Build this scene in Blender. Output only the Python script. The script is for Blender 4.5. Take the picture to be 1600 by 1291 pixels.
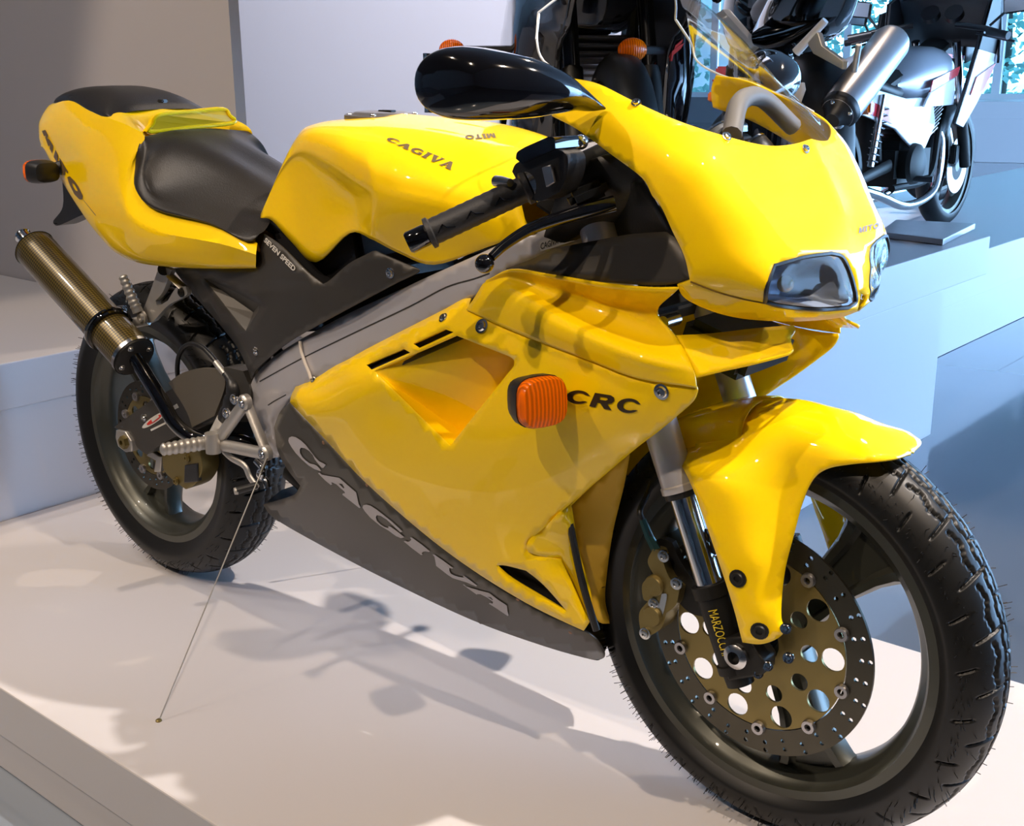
import bpy, bmesh, math, random
import numpy as np
from mathutils import Vector, Matrix, geometry
from mathutils.bvhtree import BVHTree
random.seed(7)
for o in list(bpy.data.objects): bpy.data.objects.remove(o)
SC = bpy.context.scene
COL = SC.collection
PI = math.pi
# ------------------------------------------------------------------ camera, world, lights, exposure
CAMP = np.array([1.3609, -1.34108, 1.00891]); FOC = 1873.7
YAW, PITCH, ROLL = 2.27748, -0.28133, -0.00855
_f = np.array([math.cos(PITCH)*math.cos(YAW), math.cos(PITCH)*math.sin(YAW), math.sin(PITCH)])
_r = np.cross(_f, [0, 0, 1.]); _r /= np.linalg.norm(_r); _u = np.cross(_r, _f)
_c, _s = math.cos(ROLL), math.sin(ROLL)
RR = np.array([_c*_r+_s*_u, -_s*_r+_c*_u, _f])
cd = bpy.data.cameras.new('camera'); cam = bpy.data.objects.new('camera', cd); COL.objects.link(cam)
cd.sensor_width = 36; cd.sensor_fit = 'HORIZONTAL'; cd.lens = 36*FOC/1600; cd.clip_start = .01; cd.clip_end = 200
M = Matrix(((RR[0][0], RR[1][0], -RR[2][0], CAMP[0]), (RR[0][1], RR[1][1], -RR[2][1], CAMP[1]), (RR[0][2], RR[1][2], -RR[2][2], CAMP[2]), (0, 0, 0, 1)))
cam.matrix_world = M
SC.camera = cam
w = bpy.data.worlds.new('world'); SC.world = w; w.use_nodes = True
wn = w.node_tree; bg = wn.nodes['Background']
bg.inputs[0].default_value = (.34, .60, 1.0, 1); bg.inputs[1].default_value = 17.0

def spot(loc, tgt, power, col, size, soft=.04, blend=.25, name='spot_lamp'):
    l = bpy.data.lights.new(name, 'SPOT'); l.energy = power; l.color = col; l.spot_size = size; l.shadow_soft_size = soft; l.spot_blend = blend
    o = bpy.data.objects.new(name, l); COL.objects.link(o); o.location = loc
    o.rotation_euler = (Vector(tgt)-Vector(loc)).to_track_quat('-Z', 'Y').to_euler()
    return o
WARM = (1.0, .80, .62); NEUT = (1, .88, .78)
SPOTS = [((-1.6, -3.3, 4.4), (-.5, 0, .6), 350, WARM, .62),
         ((.9, -3.6, 4.4), (.25, 0, .5), 300, WARM, .55),
         ((2.9, 1.2, 4.5), (.65, 0, .6), 1150, NEUT, .42),
         ((-.3, 3.0, 4.5), (.2, -.1, .2), 200, WARM, .8),
         ((3.0, -1.0, 4.5), (.5, 0, .5), 420, WARM, .45),
         ((-1.7, -1.6, 4.6), (-1.7, .5, .9), 85, NEUT, .8),
         ((-1.0, .9, 4.9), (-3.2, 3.2, 1.2), 1700, (.88, .88, 1.0), 1.0),  # cool spot added to brighten the back partition
         ((-2.2, -2.2, 4.5), (-2.0, .5, 1.0), 150, NEUT, 1.0)]
for a in SPOTS: spot(*a)
def area(loc, tgt, sx, sy, power, col, name='window_daylight'):
    l = bpy.data.lights.new(name, 'AREA'); l.shape = 'RECTANGLE'; l.size = sx; l.size_y = sy; l.energy = power; l.color = col
    o = bpy.data.objects.new(name, l); COL.objects.link(o); o.location = loc
    o.rotation_euler = (Vector(tgt)-Vector(loc)).to_track_quat('-Z', 'Y').to_euler(); return o
SC.view_settings.view_transform = 'Standard'; SC.view_settings.look = 'None'
SC.view_settings.exposure = .2; SC.view_settings.gamma = 1; SC.view_settings.use_curve_mapping = False
# ------------------------------------------------------------------ measuring helpers
def ray(u, v):
    return np.array([(u-800)/FOC, -(v-645.5)/FOC, 1.]) @ RR
def at(u, v, Y):                        # point of the line of sight that lies at lateral position Y
    d = ray(u, v); p = CAMP + d*(Y-CAMP[1])/d[1]; return Vector(p)
def atz(u, v, Z):
    d = ray(u, v); return Vector(CAMP + d*(Z-CAMP[2])/d[2])
def V(*a): return Vector(a)
# ------------------------------------------------------------------ materials
MATS = {}
def mat(name, col, rough=.5, metal=0, coat=0, bump=None, spec=.5, trans=0, alpha=None, emit=None, noise=None):
    if name in MATS: return MATS[name]
    m = bpy.data.materials.new(name); m.use_nodes = True; nt = m.node_tree; b = nt.nodes['Principled BSDF']
    b.inputs['Base Color'].default_value = (*col, 1); b.inputs['Roughness'].default_value = rough; b.inputs['Metallic'].default_value = metal
    b.inputs['Coat Weight'].default_value = coat; b.inputs['Coat Roughness'].default_value = .03; b.inputs['Specular IOR Level'].default_value = spec
    if trans: b.inputs['Transmission Weight'].default_value = trans
    if alpha is not None: b.inputs['Alpha'].default_value = alpha
    if emit: b.inputs['Emission Color'].default_value = (*emit[0], 1); b.inputs['Emission Strength'].default_value = emit[1]
    if bump or noise:
        tc = nt.nodes.new('ShaderNodeTexCoord')
        n = nt.nodes.new('ShaderNodeTexNoise'); n.inputs['Scale'].default_value = (bump or noise)[0]; n.inputs['Detail'].default_value = 4
        nt.links.new(tc.outputs['Object'], n.inputs['Vector'])
        if bump:
            bp = nt.nodes.new('ShaderNodeBump'); bp.inputs['Strength'].default_value = bump[1]; bp.inputs['Distance'].default_value = .002
            nt.links.new(n.outputs['Fac'], bp.inputs['Height']); nt.links.new(bp.outputs['Normal'], b.inputs['Normal'])
        if noise:
            mx = nt.nodes.new('ShaderNodeMix'); mx.data_type = 'RGBA'
            mx.inputs['A'].default_value = (*col, 1); mx.inputs['B'].default_value = (*[c*noise[1] for c in col], 1)
            nt.links.new(n.outputs['Fac'], mx.inputs['Factor']); nt.links.new(mx.outputs['Result'], b.inputs['Base Color'])
    MATS[name] = m; return m
YEL = mat('yellow_paint', (1.0, .655, .0), .5, 0, .85, spec=.10, noise=(3, .98))
GREY = mat('satin_grey_paint', (.085, .078, .066), .38, .35, .15, noise=(9, .85))
PANEL = mat('charcoal_panel', (.05, .045, .038), .45, .2, .1, noise=(9, .85))
ALU = mat('brushed_aluminium', (.42, .41, .42), .34, .95, noise=(14, .82))
FRAMEM = mat('frame_aluminium', (.62, .60, .62), .33, .45, noise=(6, .85))
CAST = mat('cast_aluminium', (.50, .48, .45), .42, .75, bump=(160, .15))
CHROME = mat('chrome', (.75, .75, .76), .12, 1, noise=(4, .9))
STEEL = mat('polished_steel', (.55, .55, .55), .22, 1, noise=(8, .85))
BLK = mat('black_plastic', (.012, .012, .013), .42, 0, bump=(240, .12))
GLOSS = mat('gloss_black_paint', (.003, .003, .004), .08, 0, 1, noise=(5, .8))
DARK = mat('dark_metal', (.02, .019, .017), .5, .5, noise=(30, .6))
RUB = mat('tyre_rubber', (.0065, .0068, .007), .42, 0, spec=.35, noise=(30, .7))
SEATM = mat('seat_vinyl', (.016, .014, .012), .42, 0, bump=(420, .25), spec=.35)
RIM = mat('magnesium_wheel_paint', (.060, .062, .050), .38, .5, .2, noise=(18, .8))
GOLD = mat('gold_anodised_metal', (.24, .185, .065), .4, .7, noise=(14, .8))
DISCM = mat('disc_steel', (.085, .078, .06), .33, .9, noise=(24, .7))
LETTER = mat('silver_lettering', (.42, .40, .42), .5, 0, noise=(50, .95))
DKLET = mat('brown_grey_lettering', (.14, .10, .05), .45, 0, noise=(50, .9))
BLET = mat('black_lettering', (.035, .02, .004), .4, 0, noise=(50, .9))
WHT = mat('white_print', (.62, .6, .55), .5, 0, noise=(50, .95))
REDP = mat('red_print', (.6, .03, .02), .4, 0, noise=(50, .95))
PLASTER = mat('white_lacquered_plinth', (.57, .55, .56), .38, 0, .0, noise=(1.5, .96), spec=.35)
def carbon():
    m = bpy.data.materials.new('carbon_weave'); m.use_nodes = True; nt = m.node_tree; b = nt.nodes['Principled BSDF']
    tc = nt.nodes.new('ShaderNodeTexCoord'); mp = nt.nodes.new('ShaderNodeMapping')
    nt.links.new(tc.outputs['UV'], mp.inputs['Vector']); mp.inputs['Scale'].default_value = (62, 250, 1); mp.inputs['Rotation'].default_value = (0, 0, .785)
    ch = nt.nodes.new('ShaderNodeTexChecker'); ch.inputs['Scale'].default_value = 1
    ch.inputs['Color1'].default_value = (.13, .092, .022, 1); ch.inputs['Color2'].default_value = (.030, .022, .006, 1)
    nt.links.new(mp.outputs['Vector'], ch.inputs['Vector']); nt.links.new(ch.outputs['Color'], b.inputs['Base Color'])
    b.inputs['Roughness'].default_value = .32; b.inputs['Coat Weight'].default_value = .5; b.inputs['Metallic'].default_value = .3
    return m
CARB = carbon()
def glassy(name, col, alpha, rough=.03, ior=1.45):
    m = bpy.data.materials.new(name); m.use_nodes = True; nt = m.node_tree; nt.nodes.clear()
    out = nt.nodes.new('ShaderNodeOutputMaterial'); g = nt.nodes.new('ShaderNodeBsdfGlossy'); t = nt.nodes.new('ShaderNodeBsdfTransparent')
    t.inputs[0].default_value = (*col, 1); g.inputs['Roughness'].default_value = rough; g.inputs[0].default_value = (1, 1, 1, 1)
    fr = nt.nodes.new('ShaderNodeFresnel'); fr.inputs[0].default_value = ior
    mx = nt.nodes.new('ShaderNodeMixShader')
    if alpha < 0:
        ad = nt.nodes.new('ShaderNodeMath'); ad.operation = 'MULTIPLY'; ad.inputs[1].default_value = -alpha
        nt.links.new(fr.outputs[0], ad.inputs[0]); nt.links.new(ad.outputs[0], mx.inputs[0])
    elif alpha:
        ad = nt.nodes.new('ShaderNodeMath'); ad.operation = 'ADD'; ad.inputs[1].default_value = alpha; ad.use_clamp = True
        nt.links.new(fr.outputs[0], ad.inputs[0]); nt.links.new(ad.outputs[0], mx.inputs[0])
    else: nt.links.new(fr.outputs[0], mx.inputs[0])
    nt.links.new(t.outputs[0], mx.inputs[1]); nt.links.new(g.outputs[0], mx.inputs[2]); nt.links.new(mx.outputs[0], out.inputs[0])
    return m
CLEAR = glassy('clear_screen', (.80, .82, .84), -.4, ior=1.25)
EDGE = mat('acrylic_edge', (.70, .75, .80), .25, 0, spec=.8, noise=(20, .9))
HGLASS = glassy('headlamp_glass', (.84, .89, .95), 0, .05, 1.22)
def ribbed(name, col, sc):
    m = mat(name, col, .22, 0, .15, spec=.25); nt = m.node_tree; b = nt.nodes['Principled BSDF']
    tc = nt.nodes.new('ShaderNodeTexCoord'); wv = nt.nodes.new('ShaderNodeTexWave'); wv.bands_direction = 'Y'; wv.inputs['Scale'].default_value = sc
    nt.links.new(tc.outputs['Object'], wv.inputs['Vector']); cr_ = nt.nodes.new('ShaderNodeMix'); cr_.data_type = 'RGBA'
    cr_.inputs['A'].default_value = (*[c*.55 for c in col], 1); cr_.inputs['B'].default_value = (*col, 1)
    nt.links.new(wv.outputs['Fac'], cr_.inputs['Factor']); nt.links.new(cr_.outputs['Result'], b.inputs['Base Color'])
    bp = nt.nodes.new('ShaderNodeBump'); bp.inputs['Strength'].default_value = .5; bp.inputs['Distance'].default_value = .002
    nt.links.new(wv.outputs['Fac'], bp.inputs['Height']); nt.links.new(bp.outputs['Normal'], b.inputs['Normal']); return m
AMBER = ribbed('amber_lens', (1.0, .17, .0), 60)
# ------------------------------------------------------------------ object helpers
def link(name, me, m, parent=None, smooth=True, ang=40):
    o = bpy.data.objects.new(name, me); COL.objects.link(o)
    if m is not None:
        for mm in (m if isinstance(m, (list, tuple)) else [m]): me.materials.append(mm)
    if smooth:
        me.polygons.foreach_set('use_smooth', [True]*len(me.polygons))
        try: me.set_sharp_from_angle(angle=math.radians(ang))
        except Exception: pass
    if parent: o.parent = parent
    return o
def thing(name, label, cat, loc=(0, 0, 0), rot=0, group=None):
    o = bpy.data.objects.new(name, None); COL.objects.link(o); o.location = loc; o.rotation_euler = (0, 0, rot); o.empty_display_size = .1
    o['label'] = label; o['category'] = cat
    if group: o['group'] = group
    return o
def mesh_from(verts, faces, name='m'):
    me = bpy.data.meshes.new(name); me.from_pydata([tuple(v) for v in verts], [], faces); me.update(); return me
class MB:
    def __init__(s): s.v = []; s.f = []
    def add(s, v, f):
        b = len(s.v); s.v += [Vector(x) for x in v]; s.f += [tuple(i+b for i in q) for q in f]; return s
    def box(s, c, d, rot=None, bev=0):
        bm = bmesh.new(); bmesh.ops.create_cube(bm, size=1); bmesh.ops.scale(bm, vec=d, verts=bm.verts)
        if bev: bmesh.ops.bevel(bm, geom=bm.edges[:], offset=bev, segments=2, affect='EDGES')
        if rot is not None: bmesh.ops.rotate(bm, matrix=rot, verts=bm.verts, cent=(0, 0, 0))
        bmesh.ops.translate(bm, vec=c, verts=bm.verts); bm.verts.index_update()
        s.add([v.co.copy() for v in bm.verts], [[v.index for v in f.verts] for f in bm.faces]); bm.free(); return s
    def tube(s, path, r, seg=12, caps=True, ry=None, up=None):
        path = [Vector(p) for p in path]; n = len(path); rs = r if isinstance(r, (list, tuple)) else [r]*n
        rys = ry if isinstance(ry, (list, tuple)) else ([ry]*n if ry else rs)
        V_ = []; F = []; prev = Vector(up) if up else None
        for i, p in enumerate(path):
            t = (path[min(i+1, n-1)]-path[max(i-1, 0)]).normalized()
            if prev is None: prev = Vector((0, 0, 1)) if abs(t.z) < .9 else Vector((1, 0, 0))
            a = (prev-t*prev.dot(t)).normalized(); b = t.cross(a); prev = a
            for k in range(seg):
                w_ = 2*PI*k/seg; V_.append(p+a*math.cos(w_)*rs[i]+b*math.sin(w_)*rys[i])
        for i in range(n-1):
            for k in range(seg):
                F.append((i*seg+k, i*seg+(k+1) % seg, (i+1)*seg+(k+1) % seg, (i+1)*seg+k))
        if caps: F.append(tuple(range(seg))[::-1]); F.append(tuple((n-1)*seg+k for k in range(seg)))
        return s.add(V_, F)
    def cyl(s, p0, p1, r0, r1=None, seg=20):
        return s.tube([p0, p1], [r0, r0 if r1 is None else r1], seg)
    def lathe(s, prof, o, ax, seg=48, closed=False):      # prof: (axial, radius)
        o = Vector(o); ax = Vector(ax).normalized(); a = ax.orthogonal().normalized(); b = ax.cross(a); n = len(prof); V_ = []; F = []
        for (h, r) in prof:
            for k in range(seg):
                w_ = 2*PI*k/seg; V_.append(o+ax*h+(a*math.cos(w_)+b*math.sin(w_))*r)
        for i in range(n if closed else n-1):
            j = (i+1) % n
            for k in range(seg): F.append((i*seg+k, i*seg+(k+1) % seg, j*seg+(k+1) % seg, j*seg+k))
        return s.add(V_, F)
    def sphere(s, c, r, sx=1, sy=1, sz=1, seg=16):
        bm = bmesh.new(); bmesh.ops.create_uvsphere(bm, u_segments=seg, v_segments=seg//2+2, radius=r)
        bmesh.ops.scale(bm, vec=(sx, sy, sz), verts=bm.verts); bmesh.ops.translate(bm, vec=c, verts=bm.verts); bm.verts.index_update()
        s.add([v.co.copy() for v in bm.verts], [[v.index for v in f.verts] for f in bm.faces]); bm.free(); return s
    def prism(s, pts, ext):                          # planar outline extruded by a vector
        pts = [Vector(p) for p in pts]; e = Vector(ext); n = len(pts)
        tri = geometry.tessellate_polygon([pts])
        F = [tuple(t) for t in tri]+[tuple(i+n for i in t[::-1]) for t in tri]+[(i, (i+1) % n, (i+1) % n+n, i+n) for i in range(n)]
        return s.add(pts+[p+e for p in pts], F)
    def build(s, name, m, parent=None, smooth=True, ang=40, bev=0, weld=True, kind=None):
        bm = bmesh.new(); me0 = mesh_from(s.v, s.f); bm.from_mesh(me0); bpy.data.meshes.remove(me0)
        if weld: bmesh.ops.remove_doubles(bm, verts=bm.verts, dist=1e-5)
        bmesh.ops.recalc_face_normals(bm, faces=bm.faces)
        me = bpy.data.meshes.new(name); bm.to_mesh(me); bm.free()
        o = link(name, me, m, parent, smooth, ang)
        if bev:
            b = o.modifiers.new('bev', 'BEVEL'); b.width = bev; b.segments = 2; b.limit_method = 'ANGLE'; b.angle_limit = math.radians(35)
        if kind: o['kind'] = kind
        return o
def cr(P, n, closed=False):                         # Catmull-Rom through points (any dimension)
    P = [np.array(p, float) for p in P]; m = len(P); out = []
    if m == 2 and not closed: return [P[0]+(P[1]-P[0])*t for t in np.linspace(0, 1, n+1)]
    for i in range(m if closed else m-1):
        if closed: a, b, c, d = P[(i-1) % m], P[i], P[(i+1) % m], P[(i+2) % m]
        else:
            b, c = P[i], P[i+1]; a = P[i-1] if i > 0 else 2*b-c; d = P[i+2] if i+2 < m else 2*c-b
        for k in range(n):
            t = k/n; out.append(.5*((2*b)+(-a+c)*t+(2*a-5*b+4*c-d)*t*t+(-a+3*b-3*c+d)*t**3))
    if not closed: out.append(P[-1])
    return out
def seg(*parts, n=5):                               # outline of smoothed strokes meeting in corners
    out = []
    for p in parts:
        q = cr(p, n) if len(p) > 2 else [np.array(p[0], float), np.array(p[1], float)]
        if out and np.allclose(out[-1], q[0]): q = q[1:]
        out += list(q)
    if np.allclose(out[0], out[-1]): out = out[:-1]
    return out
def tps(ctrl, reg=1e-6):
    c = np.array(ctrl, float); X = c[:, :2]/200; n = len(X)
    def K(A, B):
        d2 = ((A[:, None]-B[None])**2).sum(-1)+1e-12; return .5*d2*np.log(d2)
    A = np.zeros((n+3, n+3)); A[:n, :n] = K(X, X)+reg*np.eye(n); A[:n, n] = 1; A[:n, n+1:] = X; A[n, :n] = 1; A[n+1:, :n] = X.T
    wv = np.linalg.solve(A, np.concatenate([c[:, 2], [0, 0, 0]]))
    def f(Q):
        Q = np.array(Q, float).reshape(-1, 2)/200
        return K(Q, X) @ wv[:n]+wv[n]+Q @ wv[n+1:]
    return f
def inside(P, poly):
    P = np.asarray(P, float); x, y = P[:, 0], P[:, 1]; r = np.zeros(len(P), bool); poly = np.asarray(poly, float); m = len(poly)
    for i in range(m):
        a, b = poly[i], poly[(i+1) % m]
        c = (a[1] > y) != (b[1] > y)
        with np.errstate(divide='ignore', invalid='ignore'): xi = (b[0]-a[0])*(y-a[1])/(b[1]-a[1])+a[0]
        r ^= c & (x < xi)
    return r
def edist(P, poly):
    P = np.asarray(P, float); poly = np.asarray(poly, float); d = np.full(len(P), 1e9)
    for i in range(len(poly)):
        a, b = poly[i], poly[(i+1) % len(poly)]; e = b-a; t = np.clip(((P-a) @ e)/(e @ e+1e-9), 0, 1)
        d = np.minimum(d, np.hypot(*(a+t[:, None]*e-P).T))
    return d
def subdiv(poly, step):
    out = []
    for i in range(len(poly)):
        a, b = np.array(poly[i], float), np.array(poly[(i+1) % len(poly)], float); n = max(1, int(np.hypot(*(b-a))/step))
        out += [a+(b-a)*k/n for k in range(n)]
    return out
def cdt2(outline, holes, step):
    loops = [subdiv(outline, step)]+[subdiv(h, step) for h in holes]
    vs = []; es = []
    for L in loops:
        b = len(vs); vs += list(L); es += [(b+i, b+(i+1) % len(L)) for i in range(len(L))]
    A = np.array(vs); lo, hi = A.min(0), A.max(0); g = []
    yy = np.arange(lo[1], hi[1], step*.87)
    for j, y in enumerate(yy): g += [(x, y) for x in np.arange(lo[0]+(j % 2)*step/2, hi[0], step)]
    g = np.array(g) if len(g) else np.zeros((0, 2))
    if len(g):
        ok = inside(g, outline) & (edist(g, outline) > step*.45)
        for h in holes: ok &= ~inside(g, h) & (edist(g, h) > step*.45)
        g = g[ok]; vs += list(g)
    r = geometry.delaunay_2d_cdt([Vector((float(a), float(b))) for a, b in vs], es, [], 0, 1e-6)
    ov = np.array([(a.x, a.y) for a in r[0]]); tr = [tuple(t) for t in r[2]]
    cen = np.array([ov[list(t)].mean(0) for t in tr]); ok = inside(cen, outline)
    for h in holes: ok &= ~inside(cen, h)
    return ov, [t for t, k in zip(tr, ok) if k]
SURF = {}
def panel(name, outline, ctrl, m, parent, holes=(), step=12, thick=.003, sides=(1,), centre=False, keyname=None, smooth=True, label=None):
    """outline in photo pixels, depth field from ctrl (u, v, Y) -> real curved sheet; mirrored for the other side."""
    f = tps(ctrl); uv, tr = cdt2(outline, holes, step); Y = f(uv)
    if centre: Y = np.where(Y > -.0045, 0, Y)
    P = [at(u, v, y) for (u, v), y in zip(uv, Y)]
    objs = []
    def mk(PP, flip):
        bm = bmesh.new(); vv = [bm.verts.new(p) for p in PP]
        for t in tr:
            try: bm.faces.new([vv[i] for i in (t[::-1] if flip else t)])
            except Exception: pass
        return bm
    if centre:
        bm = mk(P, False)
        n0 = len(bm.verts); vv = [bm.verts.new((p.x, -p.y, p.z)) for p in P]
        for t in tr:
            try: bm.faces.new([vv[i] for i in t[::-1]])
            except Exception: pass
        bmesh.ops.remove_doubles(bm, verts=bm.verts, dist=1e-4); bms = [bm]
    else: bms = [mk(P if s > 0 else [Vector((p.x, -p.y, p.z)) for p in P], s < 0) for s in sides]
    for k, bm in enumerate(bms):
        bmesh.ops.recalc_face_normals(bm, faces=bm.faces)
        me = bpy.data.meshes.new(name)
        # face outward: towards -y for the right side
        s = 1 if centre else sides[k]
        tot = sum((f_.normal*f_.calc_area() for f_ in bm.faces if (f_.calc_center_median().y < 0) == (s > 0)), Vector())
        if tot.dot(Vector((.35, -s, .3))) < 0: bmesh.ops.reverse_faces(bm, faces=bm.faces)
        bm.to_mesh(me)
        if k == 0:
            SURF[keyname or name] = BVHTree.FromBMesh(bm)
        bm.free()
        o = link(name, me, m, parent, smooth, 50)
        if thick:
            sd = o.modifiers.new('thick', 'SOLIDIFY'); sd.thickness = thick; sd.offset = -1
        if label: o['label'] = label
        objs.append(o)
    return objs[0] if len(objs) == 1 else objs
def on(key, u, v, lift=0, want_n=False):            # point on an already built sheet, seen at (u, v)
    d = Vector(ray(u, v)).normalized(); h = SURF[key].ray_cast(Vector(CAMP), d)
    if h[0] is None: return (None, None) if want_n else None
    n = h[1] if h[1].dot(d) < 0 else -h[1]
    p = h[0]+n*lift
    return (p, n) if want_n else p
def crgrid(G, nu=4, nv=4, sharp_r=(), sharp_c=()):
    G = [[np.array(p, float) for p in r] for r in G]
    def split(seq, n, sharp):
        cuts = [0]+sorted(sharp)+[len(seq)-1]; out = []
        for a, b in zip(cuts[:-1], cuts[1:]):
            q = cr(seq[a:b+1], n)
            out += q if not out else q[1:]
        return out
    rows = [split(r, nu, list(sharp_c)) for r in G]
    cols = list(zip(*rows)); cols = [split(list(c), nv, list(sharp_r)) for c in cols]
    return [[Vector(cols[j][i]) for j in range(len(cols))] for i in range(len(cols[0]))]
def gridsurf(name, G, m, parent, nu=4, nv=4, mirror=True, sharp_r=(), sharp_c=(), thick=0, key=None, ang=45, close_ends=False):
    """rows run from the centre line to the edge; columns along the bike."""
    H = crgrid(G, nu, nv, sharp_r, sharp_c); R = len(H); Cn = len(H[0])
    bm = bmesh.new()
    def put(sgn):
        vv = [[bm.verts.new((p.x, sgn*p.y, p.z)) for p in r] for r in H]
        for i in range(R-1):
            for j in range(Cn-1):
                q = (vv[i][j], vv[i][j+1], vv[i+1][j+1], vv[i+1][j])
                try: bm.faces.new(q if sgn > 0 else q[::-1])
                except Exception: pass
    put(1)
    if mirror: put(-1)
    bmesh.ops.remove_doubles(bm, verts=bm.verts, dist=2e-4); bmesh.ops.dissolve_degenerate(bm, edges=bm.edges, dist=1e-5)
    bmesh.ops.recalc_face_normals(bm, faces=bm.faces)
    c = sum((v.co for v in bm.verts), Vector())/len(bm.verts)
    if sum((f.calc_center_median()-c).dot(f.normal)*f.calc_area() for f in bm.faces) < 0: bmesh.ops.reverse_faces(bm, faces=bm.faces)
    SURF[key or name] = BVHTree.FromBMesh(bm)
    me = bpy.data.meshes.new(name); bm.to_mesh(me); bm.free(); o = link(name, me, m, parent, True, ang)
    if thick:
        sd = o.modifiers.new('thick', 'SOLIDIFY'); sd.thickness = thick; sd.offset = -1
    return o
# ------------------------------------------------------------------ lettering
def q4(quad, s, t):                                  # quad: TL TR BR BL, s right, t down
    tl, tr_, br, bl = [np.array(p, float) for p in quad]
    return (tl*(1-s)+tr_*s)*(1-t)+(bl*(1-s)+br*s)*t
def arc(cx, cy, rx, ry, a0, a1, n=12):
    return [(cx+rx*math.cos(math.radians(a0+(a1-a0)*k/n)), cy+ry*math.sin(math.radians(a0+(a1-a0)*k/n))) for k in range(n+1)]
GL = {   # wide slab capitals, unit box, y up: (width, [outline], [holes])
 'C': (1.0, [arc(.5, .5, .5, .5, 35, 325, 22)+[(.98, .28), (.86, .30)]+arc(.56, .5, .30, .30, 310, 50, 16)+[(.86, .70), (.98, .72)]], []),
 'G': (1.05, [arc(.5, .5, .5, .5, 38, 300, 22)+[(.98, .10), (.98, .50), (.55, .50), (.55, .40), (.72, .40), (.72, .24)]+arc(.56, .5, .30, .30, 300, 50, 16)+[(.86, .70), (.95, .74)]], []),
 'A': (1.1, [[(0, 0), (.34, 0), (.34, .1), (.27, .1), (.33, .26), (.58, .26), (.64, .1), (.55, .1), (.55, 0), (1.1, 0), (1.1, .1), (1.02, .1), (.66, .98), (.42, .98), (.09, .1), (0, .1)]], [[(.37, .38), (.53, .38), (.45, .66)]]),
 'I': (.5, [[(0, 0), (.5, 0), (.5, .12), (.40, .12), (.40, .88), (.5, .88), (.5, 1), (0, 1), (0, .88), (.10, .88), (.10, .12), (0, .12)]], []),
 'V': (1.05, [[(0, 1), (.52, 1), (.52, .9), (.44, .9), (.60, .36), (.80, .9), (.70, .9), (.70, 1), (1.05, 1), (1.05, .9), (.97, .9), (.62, 0), (.42, 0), (.08, .9), (0, .9)]], []),
 'M': (1.1, [[(0, 0), (.26, 0), (.26, .62), (.46, 0), (.62, 0), (.84, .62), (.84, 0), (1.1, 0), (1.1, 1), (.78, 1), (.55, .42), (.33, 1), (0, 1)]], []),
 'T': (.95, [[(.34, 0), (.62, 0), (.62, .76), (.95, .76), (.95, 1), (0, 1), (0, .76), (.34, .76)]], []),
 'O': (1.2, [arc(.6, .5, .6, .5, 0, 345, 23)], [arc(.6, .5, .33, .24, 0, 340, 17)]),
 'R': (1.0, [[(0, 0), (.28, 0), (.28, .34), (.40, .34), (.66, 0), (1.0, 0), (.70, .37), (.88, .46), (.95, .66), (.88, .88), (.70, 1), (0, 1)]], [[(.28, .58), (.58, .58), (.66, .68), (.58, .78), (.28, .78)]]),
}
def lettering(name, text, quad, key, m, parent, lift=.0012, gap=.12, step=.16, slant=0, fixY=None):
    widths = [GL[c][0] for c in text]; W = sum(widths)+gap*(len(text)-1); x0 = 0; vs = []; fs = []
    for c in text:
        wd, outs, holes = GL[c]
        uv, tr = cdt2([(x, y) for x, y in outs[0]], [[(x, y) for x, y in h] for h in holes], step)
        b = len(vs); okv = []
        for (x, y) in uv:
            s = (x0+x+slant*(y-.5))/W; t = 1-y; u, v = q4(quad, s, t)
            p = on(key, u, v, lift) if fixY is None else at(u, v, fixY)
            okv.append(p)
        for t in tr:
            if all(okv[i] is not None for i in t): fs.append(tuple(b+i for i in t))
        vs += [p if p is not None else Vector((0, 0, 0)) for p in okv]
        x0 += wd+gap
    bm = bmesh.new(); bv = [bm.verts.new(v) for v in vs]
    for f in fs:
        try: bm.faces.new([bv[i] for i in f])
        except Exception: pass
    bmesh.ops.delete(bm, geom=[v for v in bm.verts if not v.link_faces], context='VERTS')
    me = bpy.data.meshes.new(name); bm.to_mesh(me); bm.free()
    return link(name, me, m, parent, True)
def fonttext(name, text, quad, key, m, parent, lift=.001, fixY=None, pts=None, bold=.01):
    cu = bpy.data.curves.new('t', 'FONT'); cu.body = text; cu.offset = bold; cu.resolution_u = 3
    o = bpy.data.objects.new('t', cu); COL.objects.link(o)
    dg = bpy.context.evaluated_depsgraph_get(); me = bpy.data.meshes.new_from_object(o.evaluated_get(dg)); bpy.data.objects.remove(o)
    co = np.array([v.co[:2] for v in me.vertices]); lo, hi = co.min(0), co.max(0)
    dead = []
    for i, v in enumerate(me.vertices):
        s, t = (co[i]-lo)/(hi-lo)
        if pts: p = pts(s, t)
        else:
            u, vv = q4(quad, s, 1-t); p = on(key, u, vv, lift) if fixY is None else at(u, vv, fixY)
        if p is None: dead.append(i); p = Vector((0, 0, 0))
        v.co = p
    if dead:
        bm = bmesh.new(); bm.from_mesh(me); bm.verts.ensure_lookup_table(); bmesh.ops.delete(bm, geom=[bm.verts[i] for i in dead], context='VERTS'); bm.to_mesh(me); bm.free()
    me.name = name
    return link(name, me, m, parent, False)
def bolt(parent, p, n, r=.006, h=.004, m=None, name='bolt', washer=True):
    n = Vector(n).normalized(); p = Vector(p); b = MB()
    b.lathe([(-.002, r*1.35), (h*.35, r*1.35), (h*.4, r), (h, r*.85), (h*1.05, r*.5), (h*.6, r*.45), (h*.6, 0)], p, n, 16)
    return b.build(name, m or STEEL, parent)
def boltp(key, u, v, parent, r=.006, m=None, h=.004):
    p, n = on(key, u, v, 0, True)
    if p is not None: return bolt(parent, p, n, r, h, m)
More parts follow.
